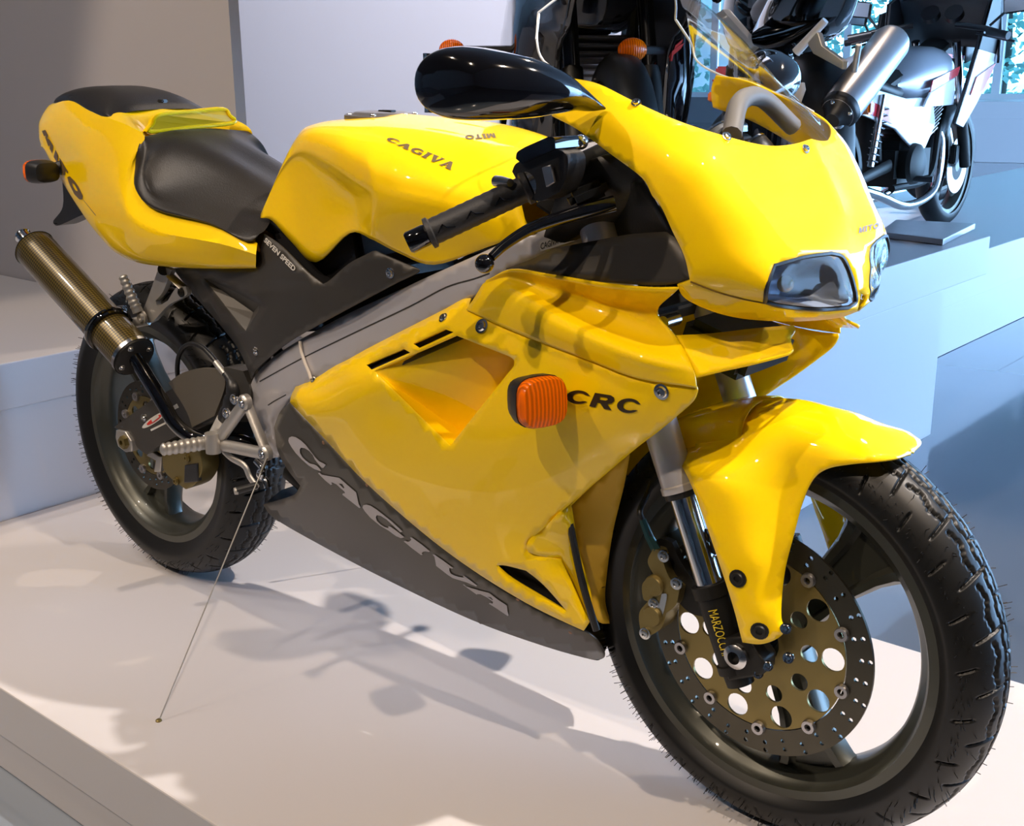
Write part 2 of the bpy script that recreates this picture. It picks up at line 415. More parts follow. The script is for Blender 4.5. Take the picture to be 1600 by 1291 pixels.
# ------------------------------------------------------------------ the setting
FZ = -.178
def struct(name, mb, m, **k):
    o = mb.build(name, m, smooth=False, **k); o['kind'] = 'structure'; return o
FLOOR = mat('polished_hall_floor', (.16, .185, .22), .14, 0, .6, noise=(.6, 1.5))
WALLM = mat('matt_grey_wall', (.46, .43, .43), .7, 0, 0, noise=(1.2, 1.06))
WALLB = mat('matt_white_partition', (.60, .58, .60), .7, 0, 0, noise=(1.0, 1.05))
CEIL = mat('ceiling_paint', (.32, .32, .33), .9, 0, 0, noise=(.5, .9))
MULL = mat('white_mullion_paint', (.75, .78, .80), .4, 0, noise=(3, .97))
struct('floor', MB().box((-2, 13, FZ-.05), (36, 56, .1)), FLOOR)
struct('ceiling', MB().box((-2, 13, 5.65), (36, 56, .1)), CEIL)
b = MB().box((-2.62, .565, 1.5+.36), (2.95, .03, 3.0)); struct('wall_left', b, WALLM)
b = MB().box((-4.1, 3.2, 2.2), (4.6, .14, 4.8)); struct('wall_back', b, WALLB)
b = MB().box((-20.05, 13, 2.7), (.1, 56, 5.8)); struct('wall_west', b, WALLM)
b = MB().box((-2, -15.05, 2.7), (36, .1, 5.8)); struct('wall_south', b, WALLM)
b = MB().box((4.55, -6.4, 2.7), (.1, 17.2, 5.8)); struct('daylight_block_wall', b, WALLM)  # added unseen wall, keeps daylight off the platform and left plinth
# plinths
def plinth(name, x0, x1, y0, y1, ztop, zband, label, group=None, inset=.004, side=None):
    t = thing(name, label, 'plinth', ((x0+x1)/2, (y0+y1)/2, FZ), 0, group)
    a = MB().box(((x0+x1)/2, (y0+y1)/2, (zband+.002+FZ)/2), (x1-x0-2*inset, y1-y0-2*inset, zband-.002-FZ)).build('plinth_base', PLASTER, t, False, bev=.002)
    c = MB().box(((x0+x1)/2, (y0+y1)/2, (ztop+zband)/2), (x1-x0, y1-y0, ztop-zband)).build('plinth_top', PLASTER, t, False, bev=.003)
    for o in (a, c): o.matrix_parent_inverse = Matrix.Translation(-Vector(t.location))
    return t
plinth('display_plinth', -1.245, 2.6, -.515, .60, 0, -.103, 'low white plinth that the yellow motorcycle stands on')
plinth('display_plinth', -4.2, -1.249, -3.2, .545, .367, .258, 'tall white block plinth beside the rear wheel of the yellow motorcycle')
# plinth behind with an overhanging top slab
t = thing('display_plinth', 'white plinth with overhanging slab behind the front wheel of the yellow motorcycle', 'plinth', (-.8, 1.6, FZ))
inv = Matrix.Translation(-Vector(t.location))
o = MB().box((-1.052, 1.58, (.31+FZ)/2), (1.996, 1.76, .31-FZ)).build('plinth_base', PLASTER, t, False, bev=.002); o.matrix_parent_inverse = inv
o = MB().box((-1.05, 1.765, .3755), (2.0, 2.13, .131)).build('plinth_top', PLASTER, t, False, bev=.003); o.matrix_parent_inverse = inv
plinth('display_plinth', -1.75, -.45, 2.84, 8.6, .225, .03, 'long low white plinth under the white and red motorcycle')
# info plate on the rear plinth
t = thing('information_plate', 'silver information plate lying on the rear plinth beside the far motorcycle', 'sign', (-.3, 2.6, .441))
inv = Matrix.Translation(-Vector(t.location))
pl = [atz(1375, 362, .462), atz(1474, 374, .462), atz(1524, 349, .462), atz(1400, 343, .462)]
o = MB().prism([p-V(0, 0, .02) for p in pl], (0, 0, .02)).build('plate', ALU, t, False, bev=.002); o.matrix_parent_inverse = inv
# far small plinth and red exhibit
t = plinth('display_plinth', 0, 0.9, 0, 0.9, .55, .35, 'small white plinth far off on the blue floor')
pf = atz(1548, 250, FZ); t.location = (pf.x, pf.y, FZ); t.rotation_euler = (0, 0, .3)
for c in t.children: c.matrix_parent_inverse = Matrix.Translation((-.45, -.45, -FZ))
# far glazed wall
GX = [atz(1380, 158, FZ+.0), atz(1640, 171, FZ)]
D = 22.0
def far(u, v, dist=D): return Vector(CAMP+ray(u, v)*dist)
pL, pR = far(1180, 160, 25), far(1760, 172, 21)
dirw = Vector((pR.x-pL.x, pR.y-pL.y, 0)).normalized(); Lw = (Vector((pR.x, pR.y, 0))-Vector((pL.x, pL.y, 0))).length
nrm = Vector((-dirw.y, dirw.x, 0)); rotw = Matrix.Rotation(math.atan2(dirw.y, dirw.x), 3, 'Z')
def onw(s, z, off=0): p = Vector((pL.x, pL.y, 0))+dirw*s+nrm*off; return V(p.x, p.y, z)
mid = Lw/2; zs = .35
TOT = 26
struct('baseboard_far', MB().box(onw(mid, (zs+FZ)/2), (TOT, .25, zs-FZ), rotw), mat('grey_sill', (.22, .23, .25), .6, noise=(2, .9)))
wt = thing('window_1', 'x', 'x'); del wt['label']; del wt['category']; wt['kind'] = 'structure'
def sOf(u):
    best = None
    for s in np.linspace(-14, 14+Lw, 800):
        p = onw(s, 1); d = RR @ (np.array(p)-CAMP)
        if d[2] > 0:
            uu = 800+FOC*d[0]/d[2]
            if best is None or abs(uu-u) < best[0]: best = (abs(uu-u), s)
    return best[1]
s1, s2 = sOf(1476), sOf(1562); dS = sOf(1476)-sOf(1391)
sm = [s1+k*(s2-s1) for k in range(-9, 9)]
GLZ = glassy('window_glass', (.80, .93, .95), .02)
for i, s in enumerate(sm):
    MB().box(onw(s, 2.7), (.15, .12, 5.6-zs), rotw).build('mullion', MULL, wt, False)
    MB().box(onw(s+(s2-s1)/2, 2.95), (abs(s2-s1)-.16, .02, 5.2), rotw).build('pane', GLZ, wt, False)
MB().box(onw(mid, zs+.05), (TOT, .16, .1), rotw).build('frame_rail', MULL, wt, False)
# trees outside the glazing
LEAFM = mat('hazed_foliage', (.30, .52, .46), .8, noise=(2.2, 2.2))  # leaf green paled towards blue, haze put into the colour
TRK = mat('bark', (.10, .09, .08), .9, noise=(8, .7))
random.seed(3)
for i in range(9):
    s = -8+i*5.2; off = 9+random.random()*2; p = onw(s, 0, off if (onw(s, 0, 5)-Vector(CAMP)).length > (onw(s, 0, -5)-Vector(CAMP)).length else -off)
    lab = 'green tree outside the far glazed wall behind the white and red motorcycle'
    t = thing('garden_tree', lab, 'tree', (p.x, p.y, FZ), 0, 'trees outside the glazing')
    MB().tube([(0, 0, 0), (.1, 0, 1.5), (0, .1, 3)], [.16, .12, .06]).build('trunk', TRK, t)
    mb = MB()
    for k in range(900):
        a = random.random()*2*PI; r = 2.1*random.random()**.6; z = 2.4+random.gauss(0, 1.2); c = V(r*math.cos(a), r*math.sin(a), max(.4, z)); d = V(random.gauss(0, 1), random.gauss(0, 1), random.gauss(0, 1)).normalized()*.15; e = d.orthogonal().normalized()*.09
        mb.add([c-d, c+e, c+d, c-e], [(0, 1, 2, 3)])
    o = mb.build('crown', LEAFM, t, False, weld=False); o['kind'] = 'stuff'
g = struct('ground_outside', MB().box((-2, 60, FZ-.3), (90, 60, .1)), mat('lawn', (.20, .33, .22), .9, noise=(.5, .7)))

# ------------------------------------------------------------------ the yellow motorcycle
BIKE = thing('sport_motorcycle', 'yellow and grey faired sport motorcycle in the foreground with front wheel to the right', 'motorcycle', (0, 0, 0))
FA = V(.6875, 0, .293); RA = V(-.6875, 0, .303)
# ---- wheels
def make_wheel(nm, C, R, W, lip, lw, spokes, groove, hubr, spw, backset=.0):
    # rim
    mb = MB()
    prof = [(-lw, lip), (-lw, lip-.014), (-lw+.004, lip-.0155), (-lw+.012, lip-.021), (-lw+.018, lip-.030), (-lw*.45, lip-.034), (0, lip-.036), (lw*.45, lip-.034), (lw-.018, lip-.030), (lw-.012, lip-.021), (lw-.004, lip-.0155), (lw, lip-.014), (lw, lip), (lw-.004, lip+.001), (lw-.010, lip-.010), (0, lip-.022), (-lw+.010, lip-.010), (-lw+.004, lip+.001)]
    mb.lathe(prof, C, (0, 1, 0), 128, closed=True)
    rim = mb.build(nm, RIM, BIKE, ang=50)
    # spokes: hollow-look tapered blades
    for a in spokes:
        a = math.radians(a); ca, sa = math.cos(a), math.sin(a)
        def P(r, w_, y): return (C.x+r*ca-w_*sa, C.y+y, C.z+r*sa+w_*ca)
        st = [(hubr*.8, .030, .022), (hubr+.02, .032, .023), (.12, spw*.62, .021), (.16, spw*.78, .02), (lip-.046, spw*.98, .019), (lip-.034, spw*1.18, .019)]
        v = []; f = []
        for r, hw, hy in st:
            v += [P(r, -hw, -hy*.55), P(r, -hw*.86, -hy), P(r, -hw*.62, -hy), P(r, -hw*.5, -hy*.45), P(r, hw*.5, -hy*.45), P(r, hw*.62, -hy), P(r, hw*.86, -hy), P(r, hw, -hy*.55), P(r, hw, hy*.55), P(r, hw*.8, hy), P(r, -hw*.8, hy), P(r, -hw, hy*.55)]
        n = 12
        for i in range(len(st)-1):
            for k in range(n): f.append((i*n+k, i*n+(k+1) % n, (i+1)*n+(k+1) % n, (i+1)*n+k))
        f += [tuple(range(n))[::-1], tuple((len(st)-1)*n+k for k in range(n))]
        MB().add(v, f).build('wheel_spoke', RIM, rim, ang=35)
    mb = MB().lathe([(-.045, .018), (-.045, .030), (-.035, .034), (-.028, hubr), (.028, hubr), (.035, .034), (.045, .030), (.045, .018)], C, (0, 1, 0), 40, closed=True)
    mb.build('hub', RIM, rim)
    # tyre with cut grooves
    NP, NC = 76, 1300
    th = np.linspace(-1, 1, NP+1)*math.radians(112); at_ = np.abs(th)
    y = W*np.sin(th); rr = (R-.05)+.05*np.cos(th); k = at_ > PI/2; q = (at_-PI/2)/math.radians(22)
    rr = np.where(k, (R-.05)-q*((R-.05)-(lip-.004)), rr); y = np.where(k, np.sign(th)*(W-(W-lw+.002)*np.abs(q)**1.3), y)
    arcl = th*((W+.05)/2)*1000; ph = 2*PI*np.arange(NC)/NC; circ_ = ph*R*1000; per = 2*PI*R*1000/groove
    A, Cc = np.meshgrid(arcl, circ_)
    D_ = np.full(A.shape, 99.)
    lines = [[(7, 2), (26, -2), (46, -8)], [(20, -1), (26, 20), (19, 40), (24, 58)], [(50, 30), (70, 24)]]
    for sg in (1, -1):
        for L in lines:
            for p, q2 in zip(L[:-1], L[1:]):
                p = np.array(p, float); e = np.array(q2, float)-p
                a_ = sg*A; c_ = (Cc+(0 if sg > 0 else per/2)+per*.3) % per
                for off in (-per, 0, per):
                    dx, dy = a_-p[0], c_+off-p[1]; t = np.clip((dx*e[0]+dy*e[1])/(e@e), 0, 1); D_ = np.minimum(D_, np.hypot(dx-t*e[0], dy-t*e[1]))
    zg = 6+2.2*(np.abs((Cc/per*2) % 1-.5)*4-1); D_ = np.minimum(D_, np.abs(np.abs(A)-zg))
    dep = .0042*np.clip((2.1-D_)/1.1, 0, 1)
    r2 = rr[None]-dep*np.cos(np.minimum(at_, PI/2)*.9)[None]; y2 = y[None]-dep*np.sin(th)[None]*.7
    co = np.stack([C.x+r2*np.cos(ph)[:, None], C.y+y2, C.z+r2*np.sin(ph)[:, None]], -1).reshape(-1, 3)
    n = NP+1; j, i = np.meshgrid(np.arange(NC), np.arange(NP), indexing='ij'); j2 = (j+1) % NC
    F = np.stack([j*n+i, j2*n+i, j2*n+i+1, j*n+i+1], -1).reshape(-1, 4)
    me = bpy.data.meshes.new('tyre'); me.from_pydata(co.tolist(), [], F.tolist()); me.update()
    link('tyre', me, RUB, rim, True, 75)
    return rim
fw = make_wheel('front_wheel', FA, .293, .055, .2305, .045, (49, -71, 169), 26, .045, .052)
rw = make_wheel('rear_wheel', RA, .303, .068, .226, .056, (8, 128, -112), 24, .05, .05)
# hairs
def hairs(par, C, R, W, n, sd):
    random.seed(sd); mb = MB()
    for i in range(n):
        a = 2*PI*i/n+random.gauss(0, .01); th = random.choice([-1, -1, -.6, .5, .9, -.95])*math.radians(68)+random.gauss(0, .12)
        y = W*math.sin(th); rr = (R-.05)+.05*math.cos(th); nn = V(math.cos(a)*math.cos(th), math.sin(th), math.sin(a)*math.cos(th)).normalized()
        p = C+V(rr*math.cos(a), y, rr*math.sin(a)); q = p+nn*random.uniform(.005, .011)+V(random.gauss(0, .0012), 0, random.gauss(0, .0012))
        if q.z < .003: continue
        mb.tube([p-nn*.001, q], .00055, 4)
    o = mb.build('tyre_hairs', RUB, par, False, weld=False); o['kind'] = 'stuff'
hairs(fw, FA, .293, .055, 620, 1); hairs(rw, RA, .303, .068, 420, 2)
# ---- discs
def disc(par, C, y, ro, ri, rc, nh, nb, big, holes_small, t=.004, off=0):
    def ring(outer, holes, mat_, nm, step, yy, tt):
        uv, tr = cdt2(outer, holes, step)
        v = [(C.x+a, yy-tt/2, C.z+b_) for a, b_ in uv]+[(C.x+a, yy+tt/2, C.z+b_) for a, b_ in uv]; n = len(uv)
        f = [tuple(t_) for t_ in tr]+[tuple(i+n for i in t_[::-1]) for t_ in tr]
        cnt = {}
        for t_ in tr:
            for a, b_ in ((t_[0], t_[1]), (t_[1], t_[2]), (t_[2], t_[0])): cnt[(a, b_)] = 1
        for (a, b_) in cnt:
            if (b_, a) not in cnt: f.append((a, b_, b_+n, a+n))
        return MB().add(v, f).build(nm, mat_, par, ang=30)
    ci = lambda r, cx=0, cy=0, n=72, a0=0: [(cx+r*math.cos(a0+2*PI*k/n), cy+r*math.sin(a0+2*PI*k/n)) for k in range(n)]
    hs = []
    for k in range(nh):
        a = math.radians(18.6)-2*PI*k/nh
        for r in (holes_small[0] if k % 2 == 0 else holes_small[1]): hs.append(ci(.0032, r*math.cos(a), r*math.sin(a), 8))
    d = ring(ci(ro, n=110), [ci(ri, n=90)]+hs, DISCM, 'brake_disc', .02, y, t)
    cut = []
    for (r, rad, n, a0) in big:
        for k in range(n):
            a = math.radians(a0)+2*PI*k/n
            cut.append(ci(rad, r*math.cos(a), r*math.sin(a), 22))
    ring(ci(rc, n=100), [ci(.030, n=30)]+cut, GOLD, 'disc_carrier', .02, y+off, t*.9)
    for k in range(nb):
        a = math.radians(22)+2*PI*k/nb; r = (ri+rc)/2+.001
        p = C+V(r*math.cos(a), y-.004, r*math.sin(a))
        MB().lathe([(-.0, .0035), (-.0035, .0045), (-.0035, .0085), (-.001, .0095), (.004, .0095)], p, (0, 1, 0), 18).build('disc_bobbin', ALU, par)
disc(fw, FA, -.065, .157, .1225, .121, 32, 10, [(.104, .0155, 10, 4), (.072, .0118, 10, 4)], ((.136, .148), (.142, .153)))
disc(rw, RA, -.062, .112, .082, .081, 28, 8, [(.060, .012, 8, 0)], ((.091, .102), (.096,)))
# ---- fork (both legs)
ftop = (.430, .835); fax = (.6875, .293)
dv = Vector((fax[0]-.005-ftop[0], 0, fax[1]+.035-ftop[1])).normalized()
def fk(z, y): tt = (z-ftop[1])/dv.z; return V(ftop[0]+dv.x*tt, y, z)
p_low = at(1148, 1005, -.098)
for s in (-1, 1):
    y = s*.098
    A = V(at(932, 345, -.098).x, y, at(932, 345, -.098).z); Bm = V(at(1062, 762, -.098).x, y, at(1062, 762, -.098).z)
    ax = (Bm-A).normalized(); E2 = Bm+ax*.135; E3 = E2+ax*.125
    up = MB().lathe([(-.07, .0), (-.07, .024), (0, .0255), ((Bm-A).length*.55, .0262), ((Bm-A).length*.56, .0235), ((Bm-A).length-.006, .0228), ((Bm-A).length-.004, .0245), ((Bm-A).length+.004, .0245), ((Bm-A).length+.005, .015)], A, ax, 36).build('fork_tube', FRAMEM, BIKE)
    MB().lathe([((Bm-A).length+.002, .0225), ((Bm-A).length+.012, .022), ((Bm-A).length+.013, .016)], A, ax, 32).build('dust_seal', BLK, up)
    MB().cyl(Bm, E2, .0172, seg=32).build('fork_stanchion', CHROME, BIKE)
    low = MB().lathe([(-.006, .018), (-.006, .0245), (.010, .0245), (.011, .0215), (.10, .0205), (.101, .0235), (.112, .0235), (.113, .019), (.13, .018)], E2, ax, 32).build('fork_bottom', DARK, BIKE)
    ac = V(FA.x, s*.105, FA.z)
    q = [at(1127, 995, -.11), at(1170, 990, -.11), at(1198, 1030, -.11), at(1196, 1052, -.11), at(1143, 1062, -.11), at(1134, 1035, -.11)]
    q = [V(p.x, s*.118, p.z) for p in q]
    MB().prism(q, (0, -s*.034, 0)).build('axle_clamp', DARK, BIKE, bev=.003)
    MB().lathe([(-.020, .0), (-.020, .0085), (.012, .0085), (.010, .014), (.008, .0165), (.0, .0165), (-.004, .018), (-.008, .018)], V(FA.x, s*.117, FA.z), (0, s, 0), 24).build('axle_nut', STEEL, BIKE)
    if s < 0:
        # narrow yellow name running down the black fork bottom
        def fp(a, b_):
            c0 = E2+ax*(.024+a*.060); tc = (Vector(CAMP)-c0).normalized(); lat = ax.cross(tc).normalized(); nn = lat.cross(ax).normalized()
            if nn.dot(tc) < 0: nn = -nn
            ang = (b_-.5)*.55+.30
            return c0+(lat*math.sin(ang)+nn*math.cos(ang))*.0226
        fonttext('fork_lettering', 'MARZOCCHI', None, None, mat('yellow_print', (.75, .55, .02), .5, noise=(50, .9)), low, pts=lambda a, b_: fp(a, 1-b_), bold=.0)
MB().cyl((FA.x, -.1, FA.z), (FA.x, .1, FA.z), .012).build('front_axle', STEEL, BIKE)
for (u, v) in ((1185, 1052), (1200, 1040), (1232, 1028), (1228, 982)): p = at(u, v, -.112); bolt(BIKE, p, (.3, -1, .3), .0052, .006, CHROME)
# triple clamps
tc = at(932, 345, -.098)
for dz, dx in ((.015, -.03), (-.12, .03)):
    MB().box((tc.x+dx-.018, 0, tc.z+dz), (.075, .25, .028), Matrix.Rotation(math.radians(25), 3, 'Y'), bev=.006).build('triple_clamp', DARK, BIKE)
# ---- caliper
def mirrorpts(pts, s): return [V(p.x, s*p.y, p.z) for p in pts]
br = seg([(1016, 848), (1034, 842), (1050, 848)], [(1050, 848), (1065, 880), (1095, 925)], [(1095, 925), (1102, 965)], [(1102, 965), (1078, 958), (1058, 938), (1036, 900), (1016, 848)])
MB().prism([at(u, v, -.083) for u, v in br], (0, .010, 0)).build('caliper_bracket', DARK, BIKE, bev=.002)
cal = seg([(1020, 858), (1012, 878), (1021, 898)], [(1021, 898), (1004, 912), (1005, 935), (1012, 940)], [(1012, 940), (999, 958), (1001, 985), (1010, 997)], [(1010, 997), (1033, 982), (1041, 958)], [(1041, 958), (1056, 945), (1062, 920)], [(1062, 920), (1046, 903), (1036, 878), (1032, 862), (1020, 858)])
cal_o = MB().prism([at(u, v, -.098) for u, v in cal], (0, .040, 0)).build('brake_caliper', GOLD, BIKE, bev=.004)
for u, v, r in ((1023, 915, .0145), (1021, 962, .0145)):
    p = at(u, v, -.099); MB().lathe([(-.006, 0), (-.006, r*.9), (-.003, r), (.012, r)], p, (0, 1, 0), 24).build('piston_cover', GOLD, cal_o)
for u, v in ((1037, 869), (1057, 912), (1022, 944), (1008, 990)): bolt(cal_o, at(u, v, -.0995), (.1, -1, 0), .0062, .004, STEEL)
pt = seg([(1034, 928), (1042, 931), (1034, 965), (1026, 962)])
MB().prism([at(u, v, -.1) for u, v in pt], (0, .004, 0)).build('pad_pin_cover', STEEL, cal_o)
MB().tube(cr([at(1026, 858, -.09), at(1015, 836, -.09), at(1005, 815, -.09), at(1000, 798, -.088), at(1012, 770, -.06), at(1040, 700, -.03)], 6), .0042, 10).build('brake_hose', BLK, BIKE)
MB().tube([at(1026, 860, -.092), at(1014, 838, -.09), at(1004, 812, -.09)], [.007, .006, .005], 6).build('hose_fitting', mat('teal_anodised', (.03, .09, .09), .4, .7, noise=(20, .8)), BIKE)
# ---- front mudguard
fo = seg([(1063, 723), (1068, 704), (1087, 697)], [(1087, 697), (1083, 672), (1092, 652), (1114, 637), (1150, 625), (1200, 621), (1262, 628), (1330, 650), (1390, 680), (1424, 704)], [(1424, 704), (1421, 710), (1395, 717), (1330, 725), (1292, 733), (1270, 750), (1254, 785), (1241, 835), (1228, 885), (1222, 930), (1221, 965), (1226, 985), (1213, 999), (1188, 1007), (1160, 1004)], [(1160, 1004), (1146, 950), (1127, 890), (1105, 825), (1083, 765), (1063, 723)])
fc = [(1063, 723, -.103), (1087, 697, -.075), (1083, 672, -.03), (1114, 637, -.0), (1200, 621, 0), (1262, 628, 0), (1330, 650, 0), (1390, 680, 0), (1424, 704, 0), (1421, 710, -.008), (1408, 714, -.028), (1395, 717, -.042), (1330, 725, -.067), (1270, 750, -.074), (1254, 785, -.078),
      (1160, 680, -.066), (1230, 680, -.060), (1300, 690, -.056), (1360, 700, -.048), (1230, 650, -.040), (1300, 664, -.034), (1360, 685, -.028), (1140, 700, -.080), (1220, 720, -.075), (1180, 645, -.035), (1120, 665, -.04),
      (1100, 740, -.118), (1150, 760, -.112), (1210, 770, -.088), (1083, 765, -.121), (1127, 890, -.128), (1180, 880, -.123), (1228, 885, -.096), (1146, 950, -.129), (1190, 960, -.126), (1222, 950, -.108), (1160, 1004, -.127), (1213, 999, -.117), (1195, 820, -.104), (1241, 835, -.088)]
fend = panel('front_mudguard', fo, fc, YEL, BIKE, step=11, thick=.003, centre=True)
boltp('front_mudguard', 1153, 904, fend, .0085, DARK); boltp('front_mudguard', 1187, 986, fend, .0085, DARK)
# rear part of the mudguard over the tyre
G = [[(FA.x+r*math.cos(math.radians(a)), y, FA.z+r*math.sin(math.radians(a))) for a in (98, 104, 110, 116, 122)] for y, r in ((0, .306), (-.035, .303), (-.058, .290), (-.068, .272), (-.070, .255))]
gridsurf('rear_mudguard_flap', G, YEL, BIKE, 3, 3, thick=.002)
# ---- nose cowl
no = seg([(862, 181), (868, 160), (878, 140), (893, 122)], [(893, 122), (935, 131), (990, 158), (1060, 189), (1135, 213), (1195, 227), (1235, 226), (1268, 217)], [(1268, 217), (1290, 265), (1310, 310), (1328, 360), (1341, 410), (1346, 450), (1340, 487)], [(1340, 487), (1310, 497), (1260, 502), (1210, 502), (1160, 498), (1120, 489), (1085, 475), (1066, 462), (1058, 445)], [(1058, 445), (1078, 438)], [(1078, 438), (1069, 400), (1050, 360), (1034, 325), (1019, 306)], [(1019, 306), (1003, 278), (953, 240), (903, 203), (862, 181)])
lampR = seg([(1198, 472), (1201, 448), (1212, 415)], [(1212, 415), (1258, 402), (1300, 396)], [(1300, 396), (1318, 402), (1331, 428), (1339, 458)], [(1339, 458), (1339, 472), (1328, 481)], [(1328, 481), (1280, 484), (1225, 479), (1198, 472)])
nc = [(862, 181, -.185), (893, 122, -.165), (935, 131, -.170), (990, 158, -.172), (1060, 189, -.163), (1135, 213, -.130), (1195, 227, -.082), (1235, 226, -.042), (1268, 217, 0),
      (1290, 265, 0), (1310, 310, 0), (1328, 360, 0), (1341, 410, 0), (1346, 450, 0), (1340, 487, 0), (1330, 493, -.008),
      (903, 203, -.195), (953, 240, -.203), (1003, 278, -.207), (1034, 325, -.205), (1069, 400, -.196), (1078, 438, -.190), (1058, 445, -.188), (1085, 475, -.172),
      (960, 190, -.192), (1040, 225, -.191), (1110, 250, -.170), (1180, 270, -.120), (1240, 275, -.058), (1080, 300, -.194), (1150, 320, -.165), (1220, 330, -.110), (1280, 335, -.045),
      (1120, 390, -.186), (1170, 385, -.165), (1230, 375, -.122), (1290, 375, -.062), (1322, 395, -.028), (1130, 450, -.175), (1198, 472, -.150), (1212, 415, -.148), (1258, 402, -.105), (1300, 396, -.060), (1331, 428, -.026), (1338, 465, -.022), (1325, 482, -.034), (1280, 484, -.080), (1225, 479, -.128), (1120, 489, -.158), (1160, 498, -.130), (1210, 502, -.098), (1260, 502, -.064), (1310, 497, -.026), (1250, 440, -.112), (1290, 440, -.070)]
nose = panel('nose_cowl', no, nc, YEL, BIKE, holes=[lampR], step=11, thick=.003, centre=True)
# seam line under the lamps / side
def strip(name, key, pts, r, m, parent, lift=.0):
    ps = [on(key, u, v, lift) for u, v in cr(pts, 5)]; ps = [p for p in ps if p is not None]
    return MB().tube(ps, r, 6).build(name, m, parent)
strip('seam', 'nose_cowl', [(1079, 440), (1120, 456), (1160, 467), (1196, 474)], .0012, mat('seam_shadow_gap', (.16, .09, .0), .6, noise=(9, .8)), nose)
def offs(poly, d):
    P = np.array(poly); c = P.mean(0); return [tuple(c+(p-c)*(1-d)) for p in P]
# gasket, lens, reflector (near and far side)
fN = tps(nc)
for s in (-1, 1):
    uv = subdiv(lampR, 6); Y = fN(uv); ps = [at(u, v, y) for (u, v), y in zip(uv, Y)]; ps = [V(p.x, -s*p.y, p.z) for p in ps]
    lens_uv, tr = cdt2(offs(lampR, .015), [], 8); Yl = fN(lens_uv)
    L = [at(u, v, y)+V(-.0025, 0, 0) for (u, v), y in zip(lens_uv, Yl)]
    L = [V(p.x, -s*p.y, p.z) for p in L]
    gk = MB().tube([p+V(-.002, 0, 0) for p in ps+ps[:2]], .0028, 6, caps=False).build('headlamp_gasket', BLK, BIKE)
    lamp = MB().add(L, [tuple(t) for t in tr]).build('headlamp_lens', HGLASS, BIKE, ang=60)
    # reflector bowl with ribs behind the lens
    f2 = []; R2 = []
    cc = np.array(lens_uv).mean(0)
    for (u, v), y in zip(lens_uv, Yl):
        e = edist([(u, v)], lampR)[0]; dep = .010+.045*min(1, e/28)**.7
        rib = .003*math.sin(u*.75) if u < 1255 or v > 450 else 0
        p = at(u, v, y)+V(-dep-rib, dep*.15, -dep*.15); R2.append(V(p.x, -s*p.y, p.z))
    MB().add(R2, [tuple(t) for t in tr]).build('headlamp_reflector', mat('reflector', (.42, .47, .58), .45, .2, noise=(12, .7)), lamp, ang=60)
    c = at(1262, 448, -.09)+V(-.028, 0, 0); MB().sphere((c.x, -s*c.y, c.z), .010, seg=14).build('bulb', mat('bulb_glass', (.8, .6, .35), .1, .3, noise=(30, .8)), lamp)
# ---- screen
sc_rows = []
ctr = [(1268, 217, 0), (1238, 165, 0), (1190, 105, 0), (1140, 48, 0), (1085, -2, 0), (1020, -48, 0)]
Rr = [[at(*p) for p in ctr],
      [at(1235, 227, -.042), at(1188, 178, -.055), at(1130, 120, -.062), at(1075, 62, -.066), at(1015, 8, -.068), at(962, -30, -.066)],
      [at(1195, 228, -.082), at(1130, 180, -.105), at(1062, 130, -.115), at(1000, 82, -.120), at(945, 35, -.120), at(905, 0, -.115)],
      [at(1135, 214, -.130), at(1058, 178, -.152), at(990, 138, -.158), at(935, 100, -.160), at(890, 60, -.158), at(862, 14, -.150)],
      [at(1060, 190, -.164), at(990, 162, -.171), at(940, 136, -.172), at(896, 124, -.172), at(850, 95, -.172), at(840, 62, -.170)]]
Rr[4] = [at(1060, 190, -.164), at(990, 159, -.173), at(935, 132, -.172), at(893, 122, -.170), at(850, 96, -.172), at(838, 62, -.172)]
screen = gridsurf('windscreen', [[tuple(p) for p in r] for r in Rr], CLEAR, BIKE, 5, 5, ang=80)
edge = cr([at(838, 62, -.172), at(841, 22, -.152)], 2)+cr([at(841, 20, -.152), at(880, -8, -.125), at(950, -40, -.07), at(1015, -50, 0)], 5)
edge = [Vector(p) for p in edge]; me_ = [V(p.x, -p.y, p.z) for p in edge[::-1]]
MB().tube(cr([at(893, 122, -.170), at(850, 96, -.172), at(839, 64, -.172), at(842, 22, -.152)], 4), .0015, 8).build('screen_edge', EDGE, screen)
MB().tube([Vector((p[0], -p[1], p[2])) for p in cr([at(1060, 190, -.164), at(990, 159, -.173), at(893, 122, -.170), at(850, 96, -.172), at(839, 64, -.172), at(842, 22, -.152)], 4)], .0015, 8).build('screen_edge', EDGE, screen)
MB().tube(edge+me_[1:], .0015, 8).build('screen_edge', EDGE, screen)
for u, v in ((994, 160), (1135, 213), (1258, 232)): boltp('nose_cowl', u, v+1, nose, .0042, CHROME)
